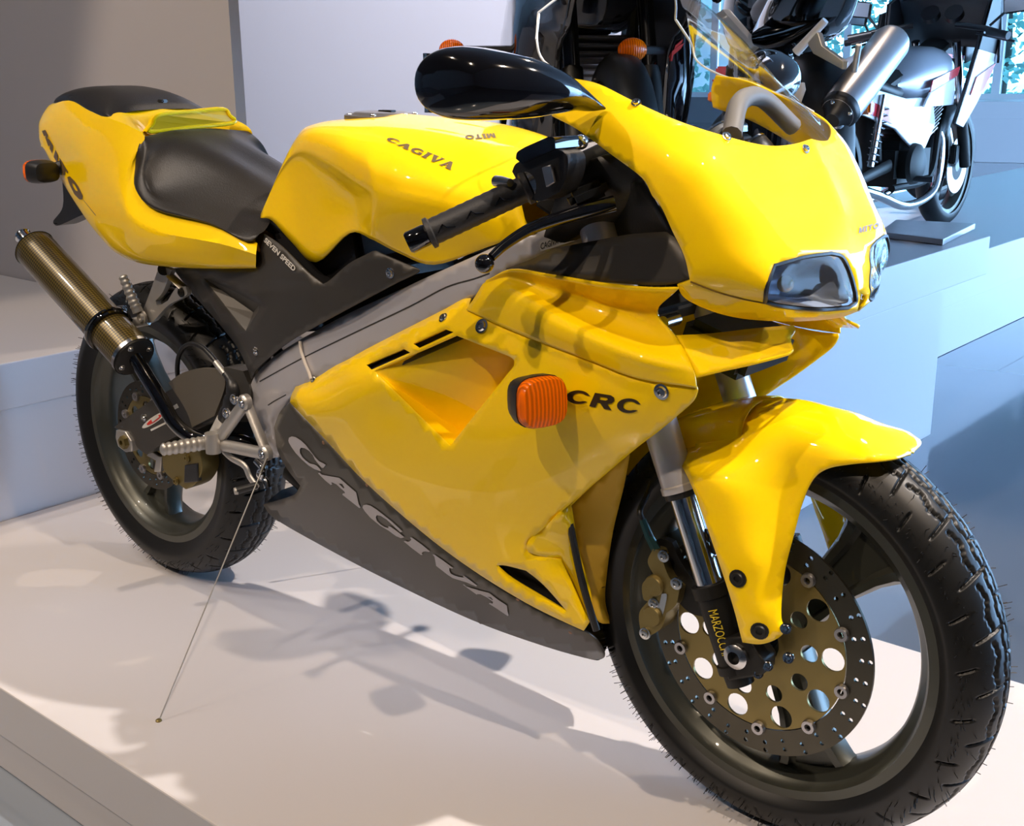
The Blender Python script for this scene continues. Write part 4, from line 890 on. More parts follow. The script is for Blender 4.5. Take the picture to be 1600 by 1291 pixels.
# pillion pad
PG = [[(-.985, 0, .938), (-.96, 0, .956), (-.88, 0, .974), (-.78, 0, .980), (-.70, 0, .970), (-.655, 0, .952), (-.640, 0, .938)],
      [(-.980, -.03, .938), (-.955, -.034, .955), (-.88, -.045, .970), (-.78, -.055, .976), (-.70, -.06, .967), (-.655, -.065, .950), (-.638, -.065, .936)],
      [X(107, 155, -.060), X(112, 150, -.060), X(128, 156, -.076), X(148, 165, -.090), X(166, 173, -.103), X(176, 178, -.100), X(186, 181, -.092)],
      [X(106, 156, -.064), X(108, 156, -.066), X(124, 165, -.080), X(144, 175, -.096), X(164, 183, -.110), X(178, 183, -.104), X(188, 182, -.094)],
      [X(108, 159, -.062), X(110, 159, -.064), X(126, 168, -.078), X(146, 178, -.094), X(167, 186, -.106), X(180, 185, -.100), X(190, 184, -.090)]]
gridsurf('pillion_pad', PG, SEATM, BIKE, 4, 4, ang=60)
MB().box(at(254, 158, -.02), (.02, .012, .006), bev=.002).build('strap_button', BLK, BIKE)
# rider seat
SG = [[(-.562, 0, .885), (-.555, 0, .903), (-.52, 0, .898), (-.45, 0, .874), (-.38, 0, .850), (-.31, 0, .826), (-.25, 0, .806), (-.21, 0, .79)],
      [(-.560, -.05, .885), (-.553, -.05, .902), (-.52, -.055, .896), (-.45, -.06, .872), (-.38, -.06, .848), (-.31, -.055, .824), (-.25, -.05, .805), (-.21, -.045, .79)],
      [X(226, 214, -.108), X(230, 214, -.108), X(236, 230, -.116), X(236, 264, -.128), X(252, 296, -.134), X(318, 314, -.124), X(372, 328, -.108), X(418, 336, -.080)],
      [X(220, 220, -.120), X(221, 224, -.122), X(222, 248, -.134), X(223, 282, -.148), X(246, 312, -.154), X(318, 334, -.146), X(376, 351, -.134), X(422, 346, -.106)],
      [X(216, 230, -.128), X(214, 238, -.130), X(211, 262, -.138), X(212, 294, -.158), X(241, 325, -.166), X(325, 347, -.160), X(382, 374, -.151), X(412, 362, -.134)],
      [X(217, 234, -.118), X(215, 244, -.120), X(213, 266, -.128), X(214, 297, -.148), X(242, 328, -.156), X(328, 352, -.151), X(391, 380, -.143), X(410, 354, -.122)]]
gridsurf('rider_seat', SG, SEATM, BIKE, 4, 4, ang=60)
# tail lettering
K3 = lambda pts: [(50+x/7.592, 180+y/7.594) for x, y in pts]
tl = [(K3([(122, 188), (165, 175), (198, 242), (188, 275), (215, 290), (258, 362), (245, 455), (215, 395), (225, 350), (200, 370), (165, 270), (172, 240), (150, 250)]), []),
      (K3([(285, 410), (318, 480), (305, 565), (262, 495)]), []),
      (K3([(328, 505), (345, 520), (385, 590), (435, 670), (425, 690), (398, 660), (400, 700), (382, 715), (345, 650), (352, 590), (335, 560)]), []),
      (K3([(425, 735), (455, 725), (510, 780), (560, 850), (610, 960), (600, 1000), (565, 995), (510, 940), (465, 850), (440, 790)]), [K3([(480, 800), (510, 825), (545, 885), (548, 905), (520, 890), (490, 840)])]),
      (K3([(610, 1000), (625, 1012), (765, 1185), (760, 1192)]), [])]
poly_decal('tail_lettering', tl, 'tail_cowl', mat('tail_letter_brown', (.13, .08, .03), .45, noise=(50, .9)), tail, lift=.0012, step=6)
# rear indicator, number plate bracket
def hexa(c, w_, h_, r=.35, n=24):
    out = []
    for k in range(n):
        a = 2*PI*k/n; ca, sa = math.cos(a), math.sin(a)
        out.append((c[0]+w_*math.copysign(abs(ca)**.55, ca), c[1]+h_*math.copysign(abs(sa)**.55, sa)))
    return out
def indicator(nm, base, tip, ax_, w_, h_, dep, stalk=True):
    """housing centre tip; lens faces ax_"""
    ax_ = Vector(ax_).normalized(); up = V(0, 0, 1); sd = ax_.cross(up).normalized(); up = sd.cross(ax_)
    def ringp(f, d): return [tip+sd*(w_*f*math.copysign(abs(math.cos(a))**.6, math.cos(a)))+up*(h_*f*math.copysign(abs(math.sin(a))**.6, math.sin(a)))+ax_*d for a in [2*PI*k/24 for k in range(24)]]
    def loft(rs, cap=True):
        v = [p for r in rs for p in r]; n = 24
        f = [(i*n+k, i*n+(k+1) % n, (i+1)*n+(k+1) % n, (i+1)*n+k) for i in range(len(rs)-1) for k in range(n)]
        if cap: f += [tuple(range(n))[::-1], tuple((len(rs)-1)*n+k for k in range(n))]
        return MB().add(v, f)
    h = loft([ringp(.45, -dep), ringp(.82, -dep*.85), ringp(.97, -dep*.4), ringp(1, 0)]).build(nm, BLK, BIKE)
    loft([ringp(.96, 0), ringp(.98, dep*.25), ringp(.90, dep*.42), ringp(.6, dep*.5), ringp(.2, dep*.53)]).build('indicator_lens', AMBER, h)
    if stalk: MB().tube([base, base+(tip-base)*.6], [.014, .010], 14, ry=[.009, .008]).build('indicator_stalk', BLK, h)
    return h
for s in (-1, 1):
    bs = at(96, 262, -.09); tp = at(62, 268, -.125)
    indicator('rear_indicator', V(bs.x, s*abs(bs.y), bs.z), V(tp.x, s*abs(tp.y), tp.z), (-1, 0, .02), .030, .0225, .036)
    b0, t0 = at(868, 606, -.178), at(843, 627, -.236)
    indicator('front_indicator', V(b0.x, s*abs(b0.y), b0.z), V(t0.x, s*abs(t0.y), t0.z), (.93, s*.32, .04), .0345, .0325, .036)
MB().prism([at(u, v, -.02) for u, v in seg([(97, 280), (104, 292)], [(104, 292), (128, 336)], [(128, 336), (93, 352), (84, 350), (83, 345)], [(83, 345), (98, 322), (97, 280)])], (0, .04, 0)).build('number_plate_bracket', BLK, BIKE, bev=.002)
MB().box((-1.01, 0, .850), (.04, .06, .035), Matrix.Rotation(.3, 3, 'Y'), bev=.012).build('tail_light', mat('red_lens', (.45, .01, .01), .15, 0, .8, noise=(40, .8)), BIKE)
# ---- exhaust silencer
m0, m1 = at(209, 557, -.165), at(52, 386, -.165); axm = (m1-m0).normalized(); Lm = (m1-m0).length
def uvtube(name, prof, o, ax, m, parent, seg_=48):
    a = ax.orthogonal().normalized(); b_ = ax.cross(a); v = []; f = []; uvs = []
    for h, r in prof:
        for k in range(seg_+1):
            w_ = 2*PI*k/seg_; v.append(o+ax*h+(a*math.cos(w_)+b_*math.sin(w_))*r); uvs.append((k/seg_, h))
    n = seg_+1
    for i in range(len(prof)-1):
        for k in range(seg_): f.append((i*n+k, i*n+k+1, (i+1)*n+k+1, (i+1)*n+k))
    me = mesh_from(v, f, name); ul = me.uv_layers.new(name='UVMap')
    for li, l in enumerate(me.loops): ul.data[li].uv = uvs[l.vertex_index]
    o_ = link(name, me, m, parent, True, 50)
    return o_
r0 = .0395
muf = uvtube('silencer', [(0, r0)]+[(Lm*k/12, r0) for k in range(1, 12)]+[(Lm-.006, r0), (Lm, r0-.004)], m0, axm, CARB, BIKE)
MB().lathe([(-.006, .0), (-.006, r0-.008), (-.004, r0-.001), (.0, r0+.001), (.006, r0+.0015)], m0, axm, 40).build('silencer_front_cap', DARK, muf)
MB().lathe([(-.001, r0+.002), (.007, r0+.002), (.0075, r0)], m0, axm, 40).build('silencer_band', STEEL, muf)
MB().lathe([(-.006, r0), (-.006, r0+.001), (0, r0-.003), (.004, .024), (.004, 0)], m1, axm, 40).build('silencer_rear_cap', DARK, muf)
MB().lathe([(0, .0), (0, .014), (.036, .0145), (.040, .0165), (.043, .015), (.043, .0125), (.005, .012)], m1, axm, 32).build('tail_pipe', CHROME, muf)
pc_ = m0+axm*.085
MB().lathe([(-.007, r0+.0005), (-.007, r0+.006), (-.003, r0+.007), (-.001, r0+.004), (.001, r0+.004), (.003, r0+.007), (.008, r0+.006), (.008, r0+.0005)], pc_, axm, 48, closed=True).build('silencer_clamp', GLOSS, muf)
MB().tube([at(195, 482, -.13), at(172, 484, -.13)], .006, 10).build('clamp_bolt', STEEL, muf)
sidev = axm.cross(V(0, -1, 0)).normalized()
for k in range(4):
    a = k*PI/2+.3; a0 = axm.orthogonal().normalized(); b0_ = axm.cross(a0)
    bolt(muf, m0-axm*.005+(a0*math.cos(a)+b0_*math.sin(a))*(r0-.010), -axm, .0045, .005, STEEL, 'cap_bolt')
MB().tube(cr([m0, at(222, 577, -.160), at(238, 603, -.155), at(256, 632, -.148), at(272, 660, -.140), at(296, 680, -.125), at(330, 688, -.105), at(380, 690, -.08), at(420, 720, -.05)], 6), .0135, 18).build('exhaust_pipe', GLOSS, BIKE)
# ---- swingarm
so = seg([(178, 668), (205, 648), (241, 623), (300, 592)], [(300, 592), (345, 575), (380, 580)], [(380, 580), (392, 615), (385, 650)], [(385, 650), (330, 660), (271, 684), (229, 710)], [(229, 710), (215, 700), (205, 680), (178, 668)])
arm = MB().prism([at(u, v, -.112) for u, v in so], (0, .035, 0)).build('swingarm', PANEL, BIKE, bev=.004)
MB().prism([V(p.x, -p.y, p.z) for p in [at(u, v, -.112) for u, v in so]], (0, -.035, 0)).build('swingarm', PANEL, BIKE, bev=.004)
MB().box((-.33, 0, .44), (.09, .2, .07), Matrix.Rotation(-.2, 3, 'Y'), bev=.01).build('swingarm_bridge', PANEL, BIKE)
ho = seg([(263, 598), (285, 583), (312, 576), (340, 577)], [(340, 577), (352, 600), (335, 650)], [(335, 650), (300, 668)], [(300, 668), (290, 640), (263, 598)])
MB().prism([at(u, v, -.116) for u, v in ho], (0, .008, 0)).build('chain_guard_plate', mat('warm_grey_plate', (.13, .115, .09), .45, .3, noise=(9, .9)), BIKE, bev=.002)
def decal_plane(name, pg, Y, m, par): return MB().prism([at(u, v, Y) for u, v in pg], (0, .0006, 0)).build(name, m, par, False)
el = [(241+20*math.cos(a)*.95+ -6*math.sin(a)*.0, 656-12*math.cos(a)+6*math.sin(a)) for a in [2*PI*k/20 for k in range(20)]]
decal_plane('arm_emblem', el, -.1128, WHT, arm); el2 = [(241+(u-241)*.62, 656+(v-656)*.62) for u, v in el]; decal_plane('arm_emblem', el2, -.1134, REDP, arm)
decal_plane('arm_emblem', [(236, 655), (246, 648), (248, 652), (238, 660)], -.114, WHT, arm)
decal_plane('arm_emblem', [(235, 671), (262, 658), (262, 661), (236, 674)], -.1128, WHT, arm)
decal_plane('arm_emblem', [(268, 636), (276, 631), (279, 637), (271, 641)], -.1128, WHT, arm)
bolt(arm, at(225, 653, -.113), (0, -1, 0), .006, .004, STEEL)
for s in (-1, 1):
    q = [at(u, v, -.118) for u, v in [(181, 672), (196, 675), (205, 690), (206, 706), (196, 707), (184, 698), (180, 684)]]
    MB().prism([V(p.x, -s*p.y, p.z) for p in q], (0, -s*.02, 0)).build('chain_adjuster', CAST, BIKE, bev=.002)
    MB().lathe([(0, .0), (0, .006), (.006, .006), (.005, .013), (-.004, .014), (-.01, .014)], V(RA.x, s*.122, RA.z), (0, s, 0), 6).build('rear_axle_nut', GOLD, BIKE, ang=20)
MB().cyl((RA.x, -.12, RA.z), (RA.x, .12, RA.z), .010).build('rear_axle', STEEL, BIKE)
# rear caliper
cq = seg([(253, 712), (262, 702), (300, 690), (312, 700)], [(312, 700), (315, 735), (304, 757), (290, 765)], [(290, 765), (272, 752), (256, 735), (253, 712)])
rc_ = MB().prism([at(u, v, -.10) for u, v in cq], (0, .04, 0)).build('rear_caliper', GOLD, BIKE, bev=.004)
MB().prism([at(u, v, -.103) for u, v in [(288, 727), (308, 724), (309, 753), (287, 755)]], (0, .01, 0)).build('caliper_window', BLK, rc_, bev=.002)
for u, v in ((292, 716), (275, 752)): bolt(rc_, at(u, v, -.1025), (0, -1, 0), .006, .004, GOLD)
MB().prism([at(u, v, -.095) for u, v in [(236, 705), (252, 715), (250, 738), (240, 738), (243, 720), (228, 712)]], (0, .01, 0)).build('caliper_bracket', CAST, BIKE, bev=.002)
# ---- rider foot rest
def bar(p, q, w_, m_=CAST, nm='foot_rest_arm', d=.010, Y=-.135, taper=1):
    a, b_ = at(*p, Y), at(*q, Y); return MB().tube([a, b_], [w_, w_*taper], 12, ry=[d, d], up=(b_-a).cross(V(0, 1, 0))).build(nm, m_, BIKE)
hang = bar((383, 629), (340, 690), .011)
bar((340, 694), (414, 709), .011); bar((385, 628), (417, 708), .005)
for u, v, r in ((384, 628, .0135), (416, 708, .0135)):
    p = at(u, v, -.140); k = MB().lathe([(-.004, .0), (-.004, r), (.006, r), (.009, r*.8), (.009, r*.55), (.006, r*.5), (.006, 0)], p, (0, -1, 0), 24).build('mount_boss', CAST, BIKE); bolt(k, p+V(0, -.009, 0), (0, -1, 0), .0065, .004, CHROME)
for u, v in ((366, 624), (354, 646)): bolt(BIKE, at(u, v, -.142), (0, -1, 0), .007, .005, CHROME)
pv = at(333, 692, -.148)
MB().lathe([(-.018, .0), (-.018, .014), (.018, .014), (.018, 0)], pv, (0, 0, 1), 20).build('foot_rest_pivot', CAST, BIKE)
def peg(a, b_, r0, r1, nm):
    ax = (b_-a); L = ax.length; ax.normalize(); n = 30
    rr = [r0+(r1-r0)*i/n + (.0016 if (i % 4) < 2 and i > 4 else 0) for i in range(n+1)]; rr[-1] *= .55; rr[-2] *= .85
    o = MB().tube([a+ax*L*i/n for i in range(n+1)], rr, 16, ry=[x*.78 for x in rr], up=(0, 0, 1)); return o.build(nm, CAST, BIKE, ang=60)
peg(at(322, 692, -.150), at(251, 703, -.235), .0125, .010, 'foot_rest')
MB().tube(cr([at(350, 705, -.13), at(362, 716, -.13), at(382, 728, -.13), at(390, 745, -.13), at(402, 762, -.13)], 4), .0065, 10, ry=.004).build('brake_pedal', CAST, BIKE)
MB().tube([at(402, 758, -.135), at(370, 767, -.165)], [.006, .0068], 12).build('brake_pedal_tip', BLK, BIKE)
MB().tube([at(371, 767, -.164), at(366, 768, -.169)], [.0070, .0060], 12).build('pedal_tip_cap', CAST, BIKE)
MB().tube(cr([at(400, 720, -.12), at(410, 732, -.12), at(405, 745, -.12), at(414, 750, -.12), at(418, 762, -.12)], 4), .006, 10).build('brake_linkage', STEEL, BIKE)
bolt(BIKE, at(408, 741, -.125), (0, -1, 0), .007, .006, CHROME)
MB().tube([at(335, 690, -.118), at(352, 655, -.118)], [.016, .015], 18).build('brake_cylinder', mat('silver_cylinder', (.62, .60, .56), .35, .3, noise=(20, .9)), BIKE)
MB().tube(cr([at(352, 655, -.118), at(362, 628, -.116), at(365, 605, -.114), at(350, 580, -.11)], 5), [.014, .015, .015, .013, .014, .015, .015, .012, .013, .014, .013, .012, .008, .007, .006, .006], 14).build('brake_cylinder_boot', BLK, BIKE)
MB().tube(cr([at(350, 583, -.11), at(335, 562, -.11), at(315, 542, -.105), at(295, 538, -.10), at(281, 552, -.10), at(277, 575, -.10), at(279, 600, -.09)], 6), .0045, 10).build('rear_brake_hose', BLK, BIKE)
MB().tube([at(351, 584, -.112), at(337, 566, -.112)], .006, 10).build('hose_union', CAST, BIKE)
# ---- pillion foot rest
pb = seg([(246, 424), (256, 418), (268, 422)], [(268, 422), (255, 455), (243, 470)], [(243, 470), (247, 478), (262, 470)], [(262, 470), (276, 449), (290, 448)], [(290, 448), (292, 460), (282, 467)], [(282, 467), (262, 478), (240, 502)], [(240, 502), (222, 508), (212, 496)], [(212, 496), (225, 480), (246, 424)])
MB().prism([at(u, v, -.115) for u, v in pb], (0, .010, 0)).build('pillion_rest_hanger', CAST, BIKE, bev=.002)
bar((266, 431), (287, 450), .003, Y=-.112, nm='hanger_strut'); bolt(BIKE, at(283, 457, -.116), (0, -1, 0), .0065, .004, DARK)
bolt(BIKE, at(222, 496, -.124), (0, -1, 0), .010, .006, CAST); MB().cyl(at(256, 421, -.118), at(256, 421, -.095), .011).build('hanger_mount', DARK, BIKE)
peg(at(216, 488, -.128), at(191, 430, -.140), .0105, .0075, 'pillion_foot_rest')
MB().tube([at(232, 500, -.115), at(208, 505, -.12)], .010, 12, ry=.006).build('pillion_rest_lug', CAST, BIKE)
# ---- handlebars
def grip(s):
    Mi = lambda p: V(p.x, s*abs(p.y) if abs(p.y) > 1e-6 else 0, p.z)
    a, b_ = at(826, 292, -.205), at(668, 366, -.295); ax = (b_-a).normalized(); L = (b_-a).length
    prof = [(0, .0), (0, .0205), (.006, .0205), (.008, .0165)]+[(.012+(L-.02)*k/20, .0160+.0006*(k % 2)) for k in range(21)]+[(L-.006, .0195), (L-.001, .0195), (L, .015), (L, 0)]
    A = Mi(a); AX = (Mi(b_)-A).normalized()
    g = MB().lathe(prof, A, AX, 32).build('rubber_grip', mat('grip_rubber', (.022, .022, .024), .5, bump=(300, .2), spec=.5), BIKE)
    MB().lathe([(L-.002, .0), (L-.002, .0125), (L+.003, .0140), (L+.024, .0140), (L+.027, .012), (L+.027, 0)], A, AX, 28).build('bar_end_weight', GLOSS, g)
    # chevrons pressed into the grip
    for k in range(3):
        c = A+AX*(.035+k*.038); tc = (Vector(CAMP)-c).normalized(); lat = AX.cross(tc).normalized(); nn = lat.cross(AX).normalized()
        P_ = [c-lat*.004+AX*.012+nn*.0163, c+lat*.003+AX*.003+nn*.0166, c-lat*.002+AX*.000+nn*.0168, c-lat*.006-AX*.010+nn*.0160]
        if s < 0: MB().tube(P_, .0008, 6).build('grip_chevron', GLOSS, g)
    cl = Mi(at(960, 262, -.105)); inner = Mi(at(900, 262, -.135))
    MB().tube([A-AX*.02, A-AX*.0, A+AX*.01], .011).build('handlebar_tube', DARK, BIKE)
    st = A-AX*.135
    MB().tube([st, A], .0115, 18).build('handlebar_tube', DARK, BIKE)
    MB().tube([V(tc0.x, s*.098, tc0.z+.04), V(tc0.x, s*.098, tc0.z-.0)], .034, 24).build('handlebar_clamp', DARK, BIKE)
    # switch housing
    h0 = A-AX*.030
    rot = AX.to_track_quat('X', 'Z').to_matrix()
    pz = lambda pts, Y, d: MB().prism([Mi(at(u, v, Y)) for u, v in pts], (0, -s*d, 0))
    sh = pz(seg([(800, 268), (806, 256), (822, 248)], [(822, 248), (870, 232)], [(870, 232), (886, 244), (886, 272), (874, 300)], [(874, 300), (845, 314), (822, 306), (800, 268)]), -.215, .034).build('switch_housing', BLK, BIKE, bev=.004)
    pz(seg([(806, 248), (808, 238), (820, 230)], [(820, 230), (856, 214)], [(856, 214), (866, 216), (868, 232)], [(868, 232), (815, 256)], [(815, 256), (806, 248)]), -.222, .046).build('brake_reservoir', GLOSS, BIKE, bev=.004)
    pz([(846, 262), (860, 257), (866, 285), (853, 293)], -.222, .004).build('switch_plate', ALU, BIKE, bev=.001)
    MB().lathe([(-.004, .0185), (-.004, .0215), (.004, .0215), (.004, .0185)], A-AX*.006, AX, 28, closed=True).build('throttle_ring', STEEL, BIKE)
    # lever
    lv = [at(960, 318, -.150), at(915, 330, -.178), at(872, 342, -.205), at(828, 358, -.235), at(790, 382, -.265), at(768, 402, -.285)]
    lv = [Mi(Vector(p)) for p in cr([tuple(q) for q in lv], 5)]
    n = len(lv)
    MB().tube(lv, [.010-.0045*i/n for i in range(n)], 12, ry=[.0065-.002*i/n for i in range(n)]).build('brake_lever' if s < 0 else 'clutch_lever', GLOSS, BIKE)
    MB().sphere(Mi(at(757, 412, -.292)), .0115, seg=20).build('lever_ball', GLOSS, BIKE)
    MB().box(Mi(at(918, 302, -.165)), (.050, .030, .022), rot, bev=.007).build('lever_perch', DARK, BIKE)
    MB().tube(cr([tuple(Mi(at(905, 250, -.14))), tuple(Mi(at(885, 228, -.12))), tuple(Mi(at(900, 222, -.10)))], 5), .009, 10).build('banjo_union', CHROME, BIKE)
    MB().tube([Mi(at(868, 240, -.19)), Mi(at(905, 222, -.17))], [.010, .008], 14).build('lever_adjuster', STEEL, BIKE)
    MB().sphere(Mi(at(908, 222, -.168)), .009, seg=14).build('banjo_union', CHROME, BIKE)
    MB().tube(cr([tuple(Mi(at(900, 225, -.11))), tuple(Mi(at(930, 215, -.09))), tuple(Mi(at(960, 235, -.07))), tuple(Mi(at(985, 300, -.06)))], 6), .0055, 8).build('brake_line', BLK, BIKE)
    MB().lathe([(0, 0), (0, .007), (.012, .007), (.030, .005), (.030, 0)], Mi(at(775, 283, -.225)), (.8, -s*-.2, 0), 14).build('bar_screw', STEEL, BIKE)
tc0 = at(932, 300, -.098)
grip(-1); grip(1)
MB().cyl(V(.415, 0, .76), V(.395, 0, .90), .024).build('steering_stem', DARK, BIKE)
MB().box(V(.405, 0, .892), (.07, .24, .020), Matrix.Rotation(math.radians(25), 3, 'Y'), bev=.006).build('top_yoke', ALU, BIKE)
for k in range(5):
    y0 = -.09+k*.03
    MB().tube(cr([(.45, y0, .86), (.48, y0*.8, .83), (.50, y0*.7, .78), (.47, y0*.6, .72)], 5), .0045, 8).build('control_cable', BLK, BIKE)
# ---- mirrors
def mirror(s):
    st = [(940, 169, -.192, 3, .006), (920, 161, -.205, 13, .012), (895, 152, -.225, 21, .022), (865, 144, -.248, 33, .034), (825, 138, -.275, 45, .044), (780, 134, -.305, 52, .050), (735, 131, -.330, 56, .053), (705, 130, -.346, 54, .052), (685, 130, -.356, 46, .046), (674, 132, -.361, 33, .034), (669, 136, -.364, 15, .016)]
    path = []; rz = []; rx = []
    for u, v, Y, hpx, dx in st:
        p = at(u, v, Y); D_ = float(RR[2] @ (np.array(p)-CAMP)); path.append(V(p.x, s*abs(p.y), p.z)); rz.append(hpx*D_/FOC); rx.append(dx)
    P2 = cr([tuple(p)+(a, b_) for p, a, b_ in zip(path, rz, rx)], 4)
    V_ = []; F = []; n = 32
    for q in P2:
        c = Vector(q[:3]); a_, b_ = max(q[3], .001), max(q[4], .001)
        for k in range(n):
            w_ = 2*PI*k/n; cw, sw = math.cos(w_), math.sin(w_); cw = math.copysign(abs(cw)**.9, cw)
            V_.append(c+V(sw*b_ if sw > 0 else sw*b_*.75, 0, cw*a_)+V(0, 0, 0))
    for i in range(len(P2)-1):
        for k in range(n): F.append((i*n+k, i*n+(k+1) % n, (i+1)*n+(k+1) % n, (i+1)*n+k))
    F += [tuple(range(n))[::-1], tuple((len(P2)-1)*n+k for k in range(n))]
    m_ = MB().add(V_, F).build('mirror_housing', GLOSS, BIKE, ang=60)
    d_ = (path[7]-path[4]).normalized(); c = (path[7]+path[4])/2+V(-.036, 0, 0); h_ = (path[7]-path[4]).length*.5
    MB().prism([c-d_*h_+V(0, 0, -.030), c+d_*h_+V(0, 0, -.032), c+d_*h_+V(0, 0, .032), c-d_*h_+V(0, 0, .030)], (-.006, 0, 0)).build('mirror_glass', CHROME, m_)
mirror(-1); mirror(1)
# lockwire holding the bike upright
WIRE = mat('steel_wire', (.62, .60, .56), .35, .8, noise=(90, .7))
def wire(p, q, label):
    t = thing('tie_down_wire', label, 'wire', tuple(q), 0, 'steel wires tying the yellow motorcycle down')
    o = MB().tube([p, p+(q-p)*.5, q], .0011, 8).build('wire_strand', WIRE, t); o.matrix_parent_inverse = Matrix.Translation(-Vector(q))
    o = MB().tube([p, p+(q-p)*.06], .0022, 8).build('wire_ferrule', STEEL, t); o.matrix_parent_inverse = Matrix.Translation(-Vector(q))
    o = MB().lathe([(0, 0), (0, .005), (.002, .005), (.004, .0025), (.004, 0)], q, (0, 0, 1), 12).build('screw_eye', GOLD, t); o.matrix_parent_inverse = Matrix.Translation(-Vector(q))
wa = at(417, 716, -.150); wf = atz(248, 1127, .0)
wire(wa, wf, 'thin steel tie-down wire running from the right foot rest bracket down to the plinth')
wire(V(wa.x, -wa.y, wa.z), V(wf.x-.1, .42, 0), 'thin steel tie-down wire on the far side of the yellow motorcycle')
# ------------------------------------------------------------------ the other motorcycles
WPAINT = mat('white_paint', (.78, .77, .78), .25, 0, .8, noise=(3, .96))
RPAINT = mat('red_paint', (.62, .02, .03), .25, 0, .8, noise=(3, .9))
GPAINT = mat('green_paint', (.02, .22, .12), .3, 0, .5, noise=(3, .9))
SILV = mat('silver_tank_paint', (.42, .43, .47), .3, .3, .6, noise=(3, .9))
SATIN = mat('satin_steel_silencer', (.62, .60, .60), .30, .9, noise=(7, .92))
def ring_body(st, n=20, ex=.75):
    """stations: (x, z_low, z_high, half width); superellipse sections"""
    P = cr(st, 4); v = []; f = []
    for x, a, b_, w_ in P:
        for k in range(n):
            t = 2*PI*k/n; c_, s_ = math.cos(t), math.sin(t)
            v.append((x, max(w_, .001)*math.copysign(abs(c_)**ex, c_), (a+b_)/2+(b_-a)/2*math.copysign(abs(s_)**ex, s_)))
    for i in range(len(P)-1):
        for k in range(n): f.append((i*n+k, i*n+(k+1) % n, (i+1)*n+(k+1) % n, (i+1)*n+k))
    f += [tuple(range(n))[::-1], tuple((len(P)-1)*n+k for k in range(n))]
    return MB().add(v, f)
def side_plates(name, outline, y, m, t, dy=.012, y2=None):
    for s in (-1, 1):
        MB().prism([(x, s*(y if y2 is None else y+(y2-y)*(x-outline[0][0])), z) for x, z in outline], (0, -s*dy, 0)).build(name, m, t, bev=.004)
def wheel2(t, x, nm, spokes=5, r=.30, w_=.05, rimm=None):
    rimm = rimm or RIM
    rm = MB().lathe([(-w_*.8, r-.065), (-w_*.7, r-.085), (-w_*.2, r-.10), (w_*.2, r-.10), (w_*.7, r-.085), (w_*.8, r-.065), (w_*.6, r-.07), (0, r-.09), (-w_*.6, r-.07)], (x, 0, r), (0, 1, 0), 48, closed=True).build(nm, rimm, t)
    MB().lathe([(w_*math.sin(a)*1.0, r-.05+.05*math.cos(a)) for a in np.linspace(-1.9, 1.9, 13)], (x, 0, r), (0, 1, 0), 56).build('tyre', RUB, rm)
    for k in range(spokes):
        a = 2*PI*k/spokes+.4
        MB().tube([(x+.03*math.cos(a), 0, r+.03*math.sin(a)), (x+(r-.09)*math.cos(a), 0, r+(r-.09)*math.sin(a))], [.02, .026], 8, ry=[.012, .012]).build('wheel_spoke', rimm, rm)
    for s in (-1, 1):
        MB().lathe([(0, .07), (0, .135), (s*.004, .135), (s*.004, .07)], (x, s*.055, r), (0, 1, 0), 40, closed=True).build('brake_disc', STEEL, rm)
        MB().lathe([(0, .03), (0, .072), (s*.004, .072), (s*.004, .03)], (x, s*.055, r), (0, 1, 0), 24, closed=True).build('disc_carrier', DARK, rm)
    MB().lathe([(-.06, .0), (-.06, .03), (.06, .03), (.06, 0)], (x, 0, r), (0, 1, 0), 20).build('hub', rimm, rm)
    return rm
def common(t, wb=.70, fk=DARK, engine=True):
    wheel2(t, wb, 'front_wheel'); wheel2(t, -wb, 'rear_wheel', w_=.07)
    for s in (-1, 1):
        MB().tube([(wb, s*.095, .30), (wb-.12, s*.095, .56)], .026, 14).build('fork_bottom', fk, t)
        MB().tube([(wb-.12, s*.095, .56), (wb-.27, s*.095, .88)], .020, 14).build('fork_tube', CHROME, t)
        MB().tube([(-wb, s*.10, .30), (-.22, s*.09, .36)], [.02, .028], 10, ry=[.01, .014]).build('swingarm', DARK, t)
        MB().box((wb-.10, s*.075, .36), (.05, .03, .09), bev=.006).build('brake_caliper', DARK, t)
    MB().tube(cr([(wb-.27, 0, .86), (.2, 0, .78), (-.1, 0, .72), (-.3, 0, .62), (-.25, 0, .35)], 5), .035, 10, ry=.07).build('frame_beam', DARK, t)
    MB().tube(cr([(.38, -.1, .80), (.3, -.1, .5), (.22, -.1, .28), (-.2, -.1, .26)], 5), .016, 8).build('frame_tube', DARK, t)
    MB().tube(cr([(.38, .1, .80), (.3, .1, .5), (.22, .1, .28), (-.2, .1, .26)], 5), .016, 8).build('frame_tube', DARK, t)
    e = MB().box((-.02, 0, .36), (.34, .28, .20), bev=.04).build('engine_case', DARK, t)
    fn = MB()
    for k in range(8): fn.box((.14+k*.012, 0, .47+k*.020), (.19, .24, .006), Matrix.Rotation(-.35, 3, 'Y'), bev=.001)
    fn.box((.185, 0, .54), (.12, .15, .19), Matrix.Rotation(.3, 3, 'Y'), bev=.01); fn.build('finned_cylinder', SATIN, e)
    for s in (-1, 1): MB().lathe([(0, .09), (s*.02, .085), (s*.035, .06), (s*.037, 0)], (-.08, s*.14, .36), (0, 1, 0), 28).build('engine_cover', DARK, e)
    return e
